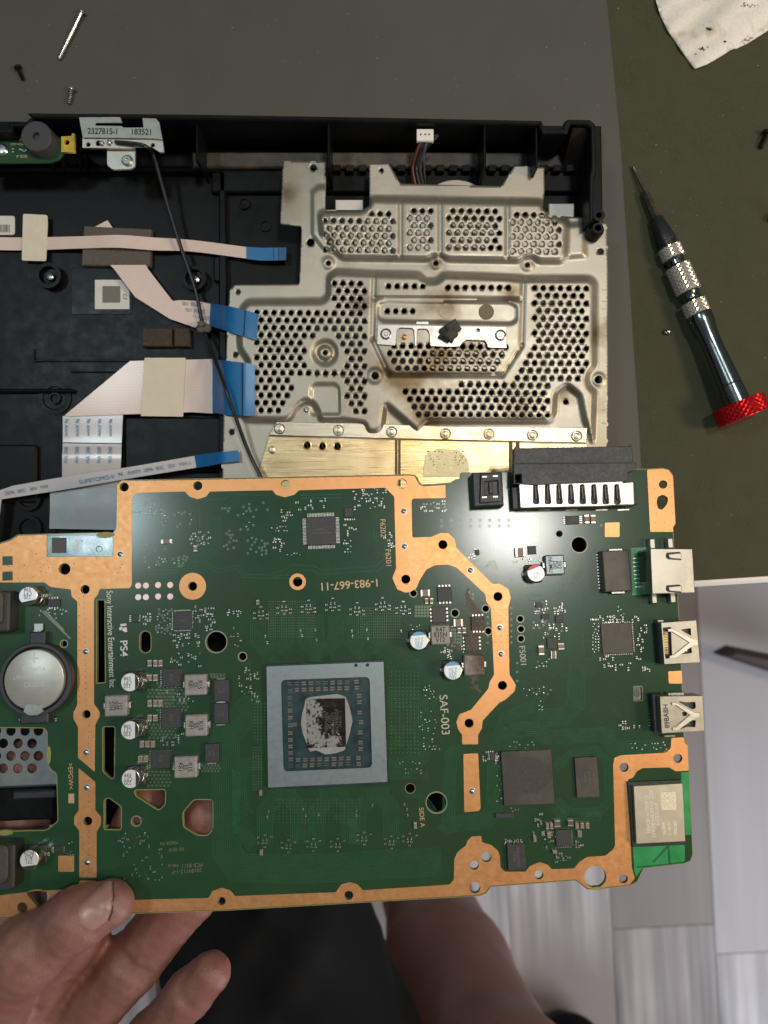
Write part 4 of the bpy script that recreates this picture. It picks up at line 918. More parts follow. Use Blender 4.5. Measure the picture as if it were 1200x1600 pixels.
def inductor(x0, y0, x1, y1, rows, mt=None, rot=180, h=.0030, sz=8):
    o = chip(x0, y0, x1, y1, h, mt or m_ind, 'inductor', .0004, .0004); cx, cy, W, H = bxy(x0, y0, x1, y1, h); k = B.sc(x0, y0, h)
    q = MB()
    q.box(cx+W/2+.0003, cy, .00002, h*.6, .0012, H*.34, 0, .0003); q.box(cx-W/2-.0003, cy, .00002, h*.6, .0012, H*.34, 0, .0003); q.build('terminal', m_solder, o)
    n = len(rows)
    for i, s_ in enumerate(rows):
        off = (i-(n-1)/2)*sz*1.06
        if rot == -90: text(s_, B, (x0+x1)/2-off, (y0+y1)/2, h+.00003, sz, -90, m_ink, o, 'print', sx=.9, bold=.15)
        elif rot == 90: text(s_, B, (x0+x1)/2+off, (y0+y1)/2, h+.00003, sz, 90, m_ink, o, 'print', sx=.9, bold=.15)
        else: text(s_, B, (x0+x1)/2, (y0+y1)/2+(off if rot == 0 else -off), h+.00003, sz, rot, m_ink, o, 'print', sx=.9, bold=.15)
    return o
for r_ in ((287.6, 1054, 322, 1086), (288.7, 1117, 323, 1150), (271.5, 1182.5, 307, 1215)): inductor(*r_, ['R15', '55', 'R81'], rot=-90, sz=7)
inductor(163, 1087, 198, 1119, ['152', '55R', '21N'], rot=-90, sz=6.5)
inductor(673, 977, 703, 1007, ['R47', '835N', 'V12'], rot=0, sz=7.5, h=.0024)
inductor(725, 1023, 757, 1055, ['', ''], m_ind_dirty, h=.0026)
inductor(852, 867, 882, 898, ['2R2', 'D/0', 'NUMU'], m_ihs, rot=-90, sz=6.5, h=.0026)
for r_ in ((334, 1062, 358, 1095.5), (334, 1099, 356, 1131), (320, 1162, 342, 1191)): o = chip(*r_, .0018, m_chip, 'tantalum_capacitor', .0002, mark=['471', 'F21'], mrot=90); pins(o, *r_, 'TB', 1, 1.5, 14, .0006)
def can(x, y, r, band, rows, rot, h=.0060, bx=None):
    """electrolytic can; x, y is the centre of its top in the photo"""
    c = B(x, y, h); k = B.sc(x, y, h); R = r*k
    base = MB().box(c.x, c.y, .00002, .0007, R*2.08, R*2.08, 0, .0004, 0, R*.3).build('capacitor', m_chip, CB)
    q = MB(); q.lathe([(R*.93, .0006), (R*.99, .0008), (R*.99, .0016), (R*.94, .0018), (R*.94, .0021), (R*.99, .0023), (R, h-.0004), (R*.97, h-.0001), (R*.9, h)], (c.x, c.y, 0), n=36)
    s_ = q.build('can', m_alu_side if band is not None else m_alu_side, base, True, .5)
    tp = MB(); tp.lathe([(R*.94, h-.00006), (R*.9, h+.00003), (.0001, h+.00003)], (c.x, c.y, 0), n=36); tp.build('can_top', m_alu, base, True, .5)
    mt, ang = band
    a0 = math.radians(ang); hw = .95
    seg = [(c.x+R*.93*math.cos(a0+t), c.y+R*.93*math.sin(a0+t)) for t in np.linspace(-hw, hw, 14)]
    MB().prism(seg, h, h+.00006).build('polarity_mark', mt, base)
    n = len(rows); sz = r*.40
    for i, t_ in enumerate(rows):
        off = (i-(n-1)/2)*sz*1.05; dx, dy = (0, off if rot == 0 else -off) if rot in (0, 180) else ((-off if rot == -90 else off), 0)
        text(t_, B, x+dx-(math.cos(a0)*r*.28), y+dy+(math.sin(a0)*r*.28), h+.00007, sz, rot, m_ink if mt is m_ink else (m_blue if mt is m_blue else m_red), base, 'print', sx=.95)
    q = MB(); q.box(c.x+R*1.1, c.y, .00002, .0004, R*.35, R*.4, 0, .0001); q.box(c.x-R*1.1, c.y, .00002, .0004, R*.35, R*.4, 0, .0001); q.build('terminal', m_solder, base)
can(43.5, 931, 14.8, (m_ink, -80), ['220', 'CFT', '598'], 180); can(203, 1066, 14.8, (m_ink, 0), ['220', 'CFT', '598'], 180); can(203, 1141, 14.8, (m_ink, 0), ['220', 'CFT', '598'], 180); can(204, 1217, 14.8, (m_ink, 0), ['220', 'CFT', '599'], 180)
can(45.5, 1344, 15.4, (m_ink, -85), ['271', 'ALS', '8CN'], 180)
can(654.5, 1001, 14.6, (m_blue, 92), ['560', '820', '2.5V'], 180, .0055); can(707.5, 1048, 14.6, (m_blue, 92), ['560', '820', '2.5V'], 180, .0055); can(837.5, 895.5, 14, (m_red, 110), ['100', '16V'], 180, .0058)

# coin cell in its holder
cx, cy = 53, 1062; hb = .0048
hc = B(cx, cy, hb); k = B.sc(cx, cy, hb)
hol = MB(); outer = circle(hc.x, hc.y, 57*k, 56); hol_o = plate('battery_holder', outer, [circle(hc.x, hc.y, 50*k, 56)], .00003, .0040, M('holder_grey', (.032, .033, .042), .5, 0, .15, 400), CB, .0003)
for x, y, w, h_ in ((57, 997, 24, 20), (52, 1122, 44, 18)): cx_, cy_, W, H = bxy(x-w/2, y-h_/2, x+w/2, y+h_/2, .004); MB().box(cx_, cy_, .00003, .0036, W, H, 0, .0004).build('holder_block', m_blk_con, hol_o)
q = MB(); q.lathe([(45*k, .0009), (47*k, .0012), (47*k, hb-.0005), (46.2*k, hb-.0001), (45*k, hb)], (hc.x, hc.y, 0), n=64); bat = q.build('coin_cell', M('battery_steel', (.44, .43, .39), .38, .55, .03, 300, rvar=.03), CB, True, .5)
m_emb = M('embossed_mark', (.56, .55, .50), .4, .5, .05)
for s_, dy, sz in (('+', -32, 22), ('MURATA', -16, 6.5), ('LITHIUM BATTERY', -4, 5.6), ('CR2032', 8, 7)): text(s_, B, cx, cy+dy, hb+.00004, sz, 0, m_emb, bat, 'embossing')
clip = MB()
for pl, z0, z1 in (([(53, 974), (67, 974), (67, 984), (64, 986), (62, 1004), (50, 1004), (52, 986), (53, 984)], .0006, .0012), ([(40, 1100), (62, 1100), (68, 1112), (58, 1118), (44, 1118), (36, 1112)], .004, .0052)):
    clip.prism(B.pts(pl, z1), z0, z1, 0, .0001)
clip.build('holder_clip', m_bracket, hol_o)
cx_, cy_, W, H = bxy(48, 1118, 58, 1128, .002); MB().box(cx_, cy_, .0003, .002, W, H, 0, .0002).build('holder_clip', m_solder, hol_o)
# dark coils cut by the left frame edge
for x0, y0, x1, y1, h_ in ((-46, 924, 14, 988, .007), (-46, 1321, 22, 1392, .007)):
    o = chip(x0, y0, x1, y1, h_, m_chip, 'power_coil', .0006, .0012); cx_, cy_, W, H = bxy(x0, y0, x1-8, y1-12, h_); MB().box(cx_, cy_, h_, h_+.0012, W, H, 0, .0005, 0, .002).build('coil_core', m_chip_br, o)

# processor: nickel frame, substrate, die, old thermal paste
pr = chip(418, 1037, 603, 1227, .0009, m_subst, 'processor', .0001)
fo = [(416, 1041), (599.5, 1033.5), (605.5, 1222), (418.5, 1231)]
fi = smooth_poly([(439, 1063), (577, 1058), (581, 1199), (443, 1205)], 7, 4)
zf = .0019
plate('stiffener_frame', B.pts(smooth_poly(fo, 2), zf), [B.pts(fi, zf), B.pts(circle(556, 1039.5, 2.4, 12), zf), B.pts(circle(574, 1039, 2.4, 12), zf)], .0009, zf, m_ihs, pr, .0001)
zs = .0009
_g = [B(x, y, zs+.0007) for x, y in ((484, 1100), (484, 1125), (486, 1150), (500, 1158), (520, 1160), (492, 1110), (490, 1140))]
stain_or_glow(m_die, [(p.x, p.y, p.z, .0048) for p in _g], (.27, .275, .275), .41, .50, 1100)
die = MB().prism(B.pts([(478, 1092), (539, 1091), (541, 1167), (480, 1169)], zs+.0007), zs, zs+.0007, 0, .00006).build('die', m_die, pr)
pa = smooth_poly([(476, 1100), (477, 1092), (484, 1089), (510, 1086), (526, 1084), (540, 1088), (546, 1104), (551, 1126), (546, 1148), (539, 1172), (524, 1177), (508, 1179), (494, 1172), (484, 1175), (480, 1164), (473, 1146), (470, 1130), (472, 1114)], 3, 2)
plate('thermal_paste', B.pts(pa, zs+.0004), [B.pts([(479, 1093), (538.5, 1092), (540, 1166), (481, 1168)], zs+.0004)], zs, zs+.0006, m_paste, pr, .00006)
q = MB(); zt = zs+.0007
for i in range(26):
    x = 480+abs(rnd.gauss(0, 13)); y = rnd.uniform(1094, 1166)
    if rnd.random() < .28: x, y = rnd.uniform(500, 530), 1150+rnd.uniform(-8, 10)
    if x > 537: continue
    p = B(x, y, zt); r = rnd.uniform(.0001, .0004); n = 7
    q.prism([(p.x+r*rnd.uniform(.6, 1.3)*math.cos(6.283*j/n), p.y+r*rnd.uniform(.6, 1.5)*math.sin(6.283*j/n)) for j in range(n)], zt, zt+.00004+.00004*rnd.random())
tag(q.build('paste_smears', m_paste, pr), kind='stuff')
for i, s_ in enumerate(['SONY', 'INTERACTIVE', 'CXD90043', '2017 SIE', 'DIFFUSED']): text(s_, B, 531-i*5.4, 1128, zt+.00006, 4.6, -90, m_mark, die, 'print')
sm = MB(); st_ = MB()
def spad(x, y, w, h_, z=zs):
    cx_, cy_, W, H = bxy(x-w/2, y-h_/2, x+w/2, y+h_/2, z); return cx_, cy_, W, H
def apu_cap(x, y, w=7.2, h_=5, kind=0):
    cx_, cy_, W, H = spad(x, y, w, h_)
    if kind == 0: sm.box(cx_, cy_, zs, zs+.0004, W, H, 0, .00005); st_.box(cx_, cy_+H*.42, zs, zs+.00042, W, H*.2); st_.box(cx_, cy_-H*.42, zs, zs+.00042, W, H*.2)
    else:
        for r_ in (-1, 1):
            for c_ in range(4): st_.box(cx_+(c_-1.5)*W*.25, cy_+r_*H*.34, zs, zs+.00005, W*.14, H*.24)
for i in range(9): apu_cap(452.5+i*11.2, 1068.5-i*.35, kind=1 if i in (0, 1, 4, 5, 8) else 0)
for i in range(8): apu_cap(464+i*11.1, 1077.5-i*.35)
for i in range(8): apu_cap(466+i*11.2, 1187-i*.35)
for i in range(9): apu_cap(454+i*11.2, 1196.5-i*.4, kind=1 if i in (0, 1, 4, 5, 8) else 0)
for i, y in enumerate((1080, 1090, 1100, 1110, 1121, 1133, 1145, 1156, 1166, 1176, 1186)): apu_cap(453+i*.15, y, kind=1 if i in (0, 1, 2) else 0)
apu_cap(460.5, 1132)
for x, y in ((557, 1065), (557.5, 1074), (561, 1087), (561.5, 1097), (562, 1113), (564, 1128), (563, 1144), (563, 1160), (563.5, 1170), (560, 1184), (560.5, 1193)): apu_cap(x, y)
tag(sm.build('substrate_capacitors', M('cap_body_dull', (.075, .05, .04), .5), pr), kind='stuff'); tag(st_.build('substrate_solder', M('dull_tin', (.22, .21, .19), .4, .7), pr), kind='stuff')

# bridge chip, memory, controllers
o = chip(785, 1174, 864, 1256, .0013, m_chip_br, 'chip'); tag(o, 'large brown black chip with round worn patch')
c_, d_ = B(826, 1212, .0013), B.sc(826, 1212); q = MB(); n = 40
q.prism([(c_.x+33*d_*rr*math.cos(t), c_.y+28*d_*rr*math.sin(t)) for t, rr in ((6.283*i/n, 1+.05*rnd.uniform(-1, 1)) for i in range(n))], .0013, .00132); q.build('pad_residue', M('pad_residue', (.040, .034, .030), .6, 0, .4, 900, .3), o)
chip(899.5, 1184, 935, 1245, .0012, m_chip_br, mark=['SEC 813', 'K4B4G'], mrot=-90, msz=4)
o = chip(793, 1319, 821, 1358, .0014, mark=['MX25L', 'MACRONIX'], mrot=90, msz=4); pins(o, 793, 1319, 821, 1358, 'T', 4, 3, 2.5)
chip(774, 1270.5, 803, 1278, .0010, name='array_chip')
o = chip(869, 1297, 893, 1322, .0009); pins(o, 869, 1297, 893, 1322, 'LRTB', 8, 1.4, 1.3)
o = chip(940, 974, 988, 1021, .0010, M('worn_chip_b', (.050, .043, .036), .5, 0, .2, 600, .2, 3000)); pins(o, 940, 974, 988, 1021, 'LRTB', 16, 2, 1.2)
for r_, mt, pn in (((683.5, 917, 706, 940), m_chip, 'TB'), ((675, 948, 697, 973), m_chip_br, 'LR'), ((736.5, 963, 757, 985), m_chip_br, 'TB'), ((726.5, 993, 748, 1017), m_chip_br, 'LR')):
    o = chip(*r_, .0010, mt); pins(o, *r_, pn, 4, 3.2, 3)
chip(825, 853, 838, 866, .0008); o = chip(884, 806, 905, 819, .0009, mark=['S24'], mrot=0); pins(o, 884, 806, 905, 819, 'LR', 4, 4, 1.6)
chip(742, 859, 749, 867, .0008, name='transistor'); 
for r_ in ((846, 960, 858, 968), (868, 962, 880, 973), (855, 996, 871, 1014), (837, 941, 848, 949)): chip(*r_, .0007)
for r_ in ((75, 936, 93, 948), (85, 1322, 98, 1332), (766, 1176, 774, 1188), (206, 960, 216, 972)): o = chip(*r_, .0009); pins(o, *r_, 'TB' if r_[0] < 80 else 'LR', 4, 3.5, 1.5)
# chip capacitors one can pick apart
def mlcc(x, y, w, h_, dark=False, hh=.0009):
    cx_, cy_, W, H = bxy(x-w/2, y-h_/2, x+w/2, y+h_/2, hh); q = MB(); f = .24
    if W > H:
        q.box(cx_, cy_, .00003, hh, W*(1-2*f), H*.96, 0, .00006, 0)
        for s_ in (-1, 1): q.box(cx_+s_*W*(1-f)/2, cy_, .00002, hh+.00003, W*f, H, 0, .0001, 1)
    else:
        q.box(cx_, cy_, .00003, hh, W*.96, H*(1-2*f), 0, .00006, 0)
        for s_ in (-1, 1): q.box(cx_, cy_+s_*H*(1-f)/2, .00002, hh+.00003, W, H*f, 0, .0001, 1)
    return q.build('chip_capacitor', [m_mlcc_d if dark else m_mlcc, m_tin], CB)
for x in (233.5, 242.5, 250.5): mlcc(x, 1036.5, 6.5, 10)
for x in (233.5, 242.5): mlcc(x, 1059, 7, 10)
for x in (233.5, 242.5, 250.5): mlcc(x, 1099, 7, 10)
for x in (233.5, 242.5): mlcc(x, 1122, 7, 10)
for x in (221.5, 230, 238.5): mlcc(x, 1163, 7, 10)
for x in (219, 227.5): mlcc(x, 1186, 7.5, 10)
mlcc(664.5, 926.5, 15, 11, hh=.0012); mlcc(716, 973, 15, 12, hh=.0013); mlcc(666.5, 939, 5.5, 9); mlcc(674.5, 939, 5.5, 9); mlcc(717.5, 985, 6, 9); mlcc(725.5, 985, 6, 9)
mlcc(813, 863, 16, 14, hh=.0014); mlcc(917, 811, 8, 14); mlcc(927, 811, 8, 14); mlcc(846, 1016, 9, 15, hh=.0012); mlcc(877, 1010, 10, 10); mlcc(865, 1021, 9, 8); mlcc(865, 1027, 9, 5)
mlcc(260, 846, 18, 7); mlcc(305, 857, 6, 10); mlcc(649, 1290, 5, 10); mlcc(402.5, 941, 5, 7.5); mlcc(407, 1239, 5, 8.5); mlcc(408, 1332, 5, 9)
for x, y, w, h_ in ((871, 1287, 10, 11), (891.5, 1286, 9, 10), (855.5, 1291, 5, 9), (862, 1291, 5, 9), (902, 1290, 6, 9), (910, 1290, 6, 9), (918, 1290, 6, 9), (858, 1305, 6, 9), (906, 1303, 7, 9), (836, 1311, 5, 9), (867, 1331, 7, 6)): mlcc(x, y, w, h_, x in (871, 891.5))

# ---- tiny parts: too small to pick apart one by one
sb_, stt, via = MB(), MB(), MB()
_PHN = [np.array(p) for p in PH]
def in_hole(x, y): return any((x-a)**2+(y-b)**2 < (r+2.5)**2 for a, b, r in RH) or any(P1(x, y, grow(p, 2.5)) for p in PH if abs(np.mean(p, 0)[0]-x) < 90)
def tiny(x, y, w=3.2, h_=2.0, rot90=False, tall=.0004):
    if in_hole(x, y): return
    if rot90: w, h_ = h_, w
    cx_, cy_, W, H = bxy(x-w/2, y-h_/2, x+w/2, y+h_/2)
    if W > H:
        sb_.box(cx_, cy_, .00002, tall, W*.5, H*.95)
        for s_ in (-1, 1): stt.box(cx_+s_*W*.37, cy_, .00002, tall+.00002, W*.28, H)
    else:
        sb_.box(cx_, cy_, .00002, tall, W*.95, H*.5)
        for s_ in (-1, 1): stt.box(cx_, cy_+s_*H*.37, .00002, tall+.00002, W, H*.28)
def sol(x, y, w=2.0, h_=2.0):
    if in_hole(x, y): return
    cx_, cy_, W, H = bxy(x-w/2, y-h_/2, x+w/2, y+h_/2); stt.box(cx_, cy_, .00001, .0002, W, H, 0, .00006)
def vring(x, y, r=1.9):
    if not in_hole(x, y): annulus(via, x, y, r*.5, r, .00005, 8)
def cluster(x0, y0, x1, y1, n, kinds='tsv'):
    used = []
    for i in range(n*6):
        if n <= 0: break
        x = round(rnd.uniform(x0, x1)/2.2)*2.2; y = round(rnd.uniform(y0, y1)/2.2)*2.2
        if any(abs(x-a) < 4.2 and abs(y-b) < 3.4 for a, b in used): continue
        used.append((x, y)); n -= 1; kd = rnd.choice(kinds)
        if kd == 't': tiny(x, y, rnd.uniform(3.6, 5.5), rnd.uniform(2.2, 3), rnd.random() < .5)
        elif kd == 's': sol(x, y, rnd.uniform(1.6, 2.8), rnd.uniform(1.4, 2.4))
        else: vring(x, y)
def vgrid(x0, y0, nx, ny, dx, dy, r=1.8, st=0):
    for j in range(ny):
        for i in range(nx): vring(x0+i*dx+(dx/2 if (j % 2 and st) else 0), y0+j*dy, r)
for a in ((225, 786, 262, 808, 12, 'sv'), (252, 800, 302, 826, 16, 'vsv'), (222, 832, 262, 888, 16, 'sv'), (298, 830, 330, 852, 18, 'stv'), (270, 868, 294, 884, 12, 'sv'), (348, 784, 420, 800, 12, 'v'), (350, 828, 370, 858, 12, 'v'), (385, 840, 418, 868, 18, 'v'), (372, 800, 396, 830, 8, 'sv'),
          (440, 798, 456, 816, 7, 't'), (424, 822, 454, 830, 9, 's'), (428, 842, 444, 862, 8, 't'), (464, 778, 512, 796, 9, 't'), (552, 764, 602, 796, 30, 'tsts'), (536, 810, 556, 850, 9, 't'), (448, 864, 470, 868, 6, 's'), (600, 830, 616, 856, 8, 't'), (538, 844, 548, 864, 8, 's'),
          (210, 958, 236, 974, 9, 't'), (244, 952, 270, 990, 32, 'ssv'), (300, 946, 336, 972, 20, 'tts'), (272, 990, 314, 1010, 18, 'tts'), (352, 955, 378, 961, 6, 't'), (318, 976, 332, 988, 4, 't'), (360, 980, 376, 1010, 8, 's'), (374, 1044, 408, 1096, 24, 'tts'), (264, 1020, 312, 1040, 14, 'ts'), (262, 1078, 316, 1100, 14, 'tsv'), (250, 1146, 288, 1166, 12, 'ts'),
          (186, 1302, 236, 1316, 11, 'ts'), (188, 1320, 256, 1376, 24, 'st'), (706, 862, 762, 886, 10, 'v'), (734, 858, 744, 872, 5, 't'), (757, 876, 776, 888, 9, 'v'), (800, 872, 846, 884, 8, 'tv'), (812, 886, 826, 916, 10, 'v'), (838, 852, 848, 880, 6, 's'), (938, 812, 944, 826, 1, 'v'),
          (836, 938, 854, 960, 12, 'ts'), (866, 944, 884, 962, 8, 't'), (830, 968, 884, 990, 18, 'tv'), (850, 990, 880, 998, 7, 's'), (836, 1030, 858, 1044, 8, 's'), (924, 962, 976, 972, 14, 't'), (962, 948, 974, 972, 8, 's'), (926, 974, 936, 1020, 26, 's'), (936, 1024, 984, 1046, 12, 't'), (996, 974, 1010, 1018, 10, 't'), (1004, 1040, 1014, 1048, 4, 't'), (986, 964, 998, 970, 3, 't'), (994, 1026, 1002, 1032, 2, 't'),
          (818, 1074, 862, 1088, 12, 's'), (842, 1092, 848, 1112, 5, 's'), (964, 1128, 1004, 1138, 8, 't'), (972, 1160, 1040, 1174, 16, 's'), (794, 1158, 836, 1170, 9, 's'), (660, 1070, 684, 1092, 12, 's'), (654, 1108, 684, 1150, 16, 's'), (662, 1152, 686, 1172, 12, 's'), (620, 1190, 664, 1212, 12, 's'), (696, 968, 706, 1010, 6, 's'), (690, 1014, 706, 1028, 8, 't'), (640, 976, 656, 984, 4, 's'),
          (832, 1270, 848, 1308, 7, 't'), (848, 1300, 870, 1326, 12, 'ts'), (898, 1308, 910, 1324, 6, 'ts'), (868, 1334, 892, 1346, 10, 'ts'), (755, 1170, 778, 1192, 10, 't'), (776, 1196, 786, 1264, 10, 's'), (786, 1310, 822, 1318, 9, 't'), (796, 1262, 812, 1268, 4, 's'), (730, 926, 740, 938, 5, 'v'), (720, 1010, 726, 1024, 3, 's'),
          (62, 944, 80, 962, 9, 's'), (84, 950, 104, 966, 7, 's'), (28, 1118, 92, 1130, 10, 't'), (106, 1316, 114, 1336, 6, 's'), (658, 783, 700, 800, 16, 'vst'), (936, 860, 960, 870, 4, 'v')): cluster(*a)
# memory decoupling groups above and below the processor
for x, y in ((408, 958), (444, 950), (482, 948), (520, 945), (558, 952), (598, 944), (630, 950)):
    for dx, dy in ((0, -10), (-3, -2), (3, -2), (-3, 4), (3, 4), (0, 9), (-10, 0), (10, 2), (-10, 8), (10, 8)): tiny(x+dx, y+dy, 3.4, 1.9, dx in (-3, 3) and dy == -2)
for x, y in ((414, 1312), (451, 1320), (490, 1318), (528, 1318), (569, 1308), (612, 1314), (640, 1310)):
    for dx, dy in ((0, -8), (-3, 0), (3, 0), (-3, 5), (3, 5), (0, 11), (-10, -4), (10, -5), (-10, 4)): tiny(x+dx, y+dy, 3.4, 1.9, dx in (-3, 3) and dy == 0)
for x, y in ((415, 994), (470, 986), (472, 993), (493, 984), (495, 1000), (550, 986), (551, 994), (573, 984), (575, 998), (627, 986), (418, 1004), (420, 1268), (418, 1276), (474, 1264), (478, 1274), (498, 1272), (557, 1266), (557, 1274), (582, 1258), (636, 1264), (637, 1273), (632, 1256)): tiny(x, y, 2.2, 3.6, False)
vgrid(246, 1068, 8, 9, 6.3, 5.2, 1.8, 1); vgrid(232, 1078, 7, 6, 6.2, 5.2, 1.8, 1); vgrid(234, 1132, 7, 5, 6.2, 5.2, 1.8, 1); vgrid(232, 1206, 6, 5, 6.2, 5.4, 1.8, 1); vgrid(650, 948, 6, 4, 4.6, 4.8, 2); vgrid(706, 984, 4, 6, 4.6, 5, 2); vgrid(330, 1054, 5, 2, 5, 4); vgrid(316, 1196, 6, 3, 5, 4.4, 1.6, 1); vgrid(690, 813, 8, 2, 15, 9, 2.6)
vgrid(762, 964, 1, 5, 1, 10, 1.7); vgrid(799, 950, 1, 7, 2, 9, 1.7); vgrid(808, 1036, 1, 3, 1, 14, 2); vgrid(420, 940, 22, 14, 3.4, 4.2, .7); vgrid(560, 950, 20, 12, 3.4, 4.2, .7); vgrid(436, 1250, 22, 8, 6, 5, .7); vgrid(612, 1050, 8, 22, 6, 6, .7); vgrid(398, 1100, 4, 12, 5, 5, .8); vgrid(396, 1168, 4, 16, 4, 4.4, .8); vgrid(206, 800, 3, 1, 6, 1)
for y in range(960, 1100, 6): sol(134 + (y-960)*.01, y, .9, .9)
tag(sb_.build('tiny_component_bodies', m_mlcc_d, CB), kind='stuff'); tag(stt.build('tiny_solder_joints', m_solder, CB), kind='stuff'); tag(via.build('via_rings', M('via_tin', (.15, .19, .13), .4, .5, .15), CB), kind='stuff')
# pin pricks in the copper
pk = MB()
def prick(x, y, r=.75): p = B(x, y); k = B.sc(x, y); pk.prism(circle(p.x, p.y, r*k, 6), CZ-.00001, CZ+.00001)
for y in range(932, 1110, 9):
    prick(131+(y-932)*.02, y)
    if rnd.random() < .4: prick(124, y+3)
for y in list(range(1134, 1182, 9))+list(range(1212, 1264, 8))+list(range(1300, 1368, 9)):
    prick(139, y)
    if y > 1290: prick(129, y)
for y in (952, 962, 972, 993, 1004):
    for x in (771, 781, 791): prick(x+(y-952)*.05, y)
for x in range(200, 620, 14): prick(x, 752-(x-200)*.018, .6)
for x in range(220, 980, 17): prick(x, 1421-(x-220)*.034 if x < 740 else 1376, .6)
for x, y in ((1021, 750), (1023, 764), (1024, 778), (1046, 750), (1047, 762), (1049, 776), (1050, 790), (1051, 802), (1024, 790), (1026, 803), (1024, 816), (1038, 816), (1047, 829), (1025, 829)): prick(x, y)
for i in range(60):
    x, y = rnd.uniform(0, 200), rnd.uniform(838, 910)
    if P1(x, y, CU[0]): prick(x, y, rnd.uniform(.4, .9))
for i in range(70):
    x, y = rnd.uniform(960, 1070), rnd.uniform(1180, 1380)
    if P1(x, y, CU[2]): prick(x, y, .5)
for i in range(70):
    x, y = rnd.uniform(620, 800), rnd.uniform(780, 1160)
    if P1(x, y, CU[0]): prick(x, y, rnd.uniform(.4, .9))
tag(pk.build('pin_pricks', m_ink, CB), kind='stuff')
for x, y in ((43, 876), (44, 904), (12, 876), (12, 900)):
    cx_, cy_, W, H = bxy(x-39 if x > 40 else x-8, y-7, x-25 if x > 40 else x+8, y+7)
    if x > 40: continue
    MB().box(cx_, cy_, CZ, CZ+.00004, W, H).build('square_pad', m_mask, CB); sol(x, y, 4, 4)

# flux and coffee-coloured residue on the right power stage
fx = MB()
for (x0, y0, x1, y1, w, n_) in ((730, 918, 733, 945, 3, 26), (733, 940, 748, 958, 7, 60), (730, 962, 734, 992, 5, 40), (748, 956, 758, 1020, 6, 70), (740, 985, 745, 1060, 8, 110), (741, 1056, 741, 1074, 4, 34), (742, 1072, 750, 1082, 3, 22), (700, 970, 724, 985, 8, 30), (706, 1000, 724, 1016, 8, 24)):
    for i in range(n_):
        t = rnd.random(); x = x0+(x1-x0)*t+rnd.gauss(0, w*.45); y = y0+(y1-y0)*t+rnd.gauss(0, w*.45); p = B(x, y)
        hh = .00006
        if 725 < x < 757 and 1023 < y < 1055: continue
        if (736 < x < 757 and 963 < y < 985) or (726 < x < 748 and 993 < y < 1017): hh = .00104
        r = rnd.uniform(.5, 2.4)*B.sc(x, y); fx.add([(p.x+r*rnd.uniform(.6, 1.5)*math.cos(a), p.y+r*rnd.uniform(.6, 1.5)*math.sin(a), hh+i*2e-7) for a in (0, 1.05, 2.1, 3.14, 4.2, 5.2)], [(0, 1, 2, 3, 4, 5)])
tag(fx.build('flux_residue', m_rust, CB), kind='stuff')

# ---- connectors along the edges
# large drive connector
hd = .0072
cn = chip(800, 757, 994, 792, .0042, m_blk_con, 'drive_connector', .0003)
bplate('housing', smooth_poly([(803, 700), (808, 695), (812, 700), (984, 697), (986, 694), (988, 700), (989, 722), (994, 724), (994, 734), (982, 737), (980, 752), (834, 758), (816, 757), (802, 756)], 1), .0002, hd, m_blk_con, [[(805, 741), (815, 741), (815, 754), (805, 754)]], .0002, cn)
bplate('housing_step', [(802, 723), (988, 722), (988, 723.5), (802, 725)], hd, hd+.0004, m_ink, (), 0, cn)
sl_ = [smooth_poly([(x+.5, 757.5), (x+6.5, 757), (x+9.5, 785), (x+8, 787), (x+1.5, 787.5), (x, 785)], 2) for x in (833, 851.5, 869.5, 888, 906, 924, 942, 960)]
bplate('shell', [(811, 756.5), (830, 753.5), (972, 751), (974, 754), (990, 753), (991, 788), (966, 789), (940, 791), (813, 793.5)], .0042, .0068, m_white_shell, sl_, .0002, cn)
bplate('slot_bed', [(826, 755), (975, 753), (975, 789), (826, 791)], .003, .0048, m_blk_con, (), 0, cn)
for i, x in enumerate((833, 851.5, 869.5, 888, 906, 924, 942, 960)): cx_, cy_, W, H = bxy(x+2.5, 758, x+6.5, 780, .006); MB().box(cx_, cy_, .0044, .0062, W*.5, H, 0, .0002).build('contact', m_ihs, cn)
text('39E2', B, 961, 707.5, hd+.00005, 9, 180, M('moulded_mark', (.028, .028, .032), .5), cn, 'moulded_mark')
for x in (822, 851, 893, 940, 974): cx_, cy_, W, H = bxy(x-9, 795.5, x+9, 797.5, .0003); MB().box(cx_, cy_, .00002, .0003, W, H).build('solder_tail', m_tin, cn)
# square power socket
pc = chip(739, 738, 786, 791, .0062, m_blk_con, 'power_socket', .0004)
bplate('socket_rim', [(751, 741), (782, 738), (784, 783), (750, 786)], .0062, .0074, m_blk_con, [[(757, 752), (778, 751), (779, 772), (758, 774)]], .0002, pc)
cx_, cy_, W, H = bxy(764, 753, 770, 771, .0074); MB().box(cx_, cy_, .0062, .0072, W, H, 0, .0002).build('socket_key', m_blk_con, pc)
for x, y in ((757, 745), (774, 744), (757, 777), (774, 776)): cx_, cy_, W, H = bxy(x-4, y-1.4, x+4, y+1.4, .0075); MB().box(cx_, cy_, .0072, .0076, W, H, 0, .0001).build('contact', m_white_shell, pc)
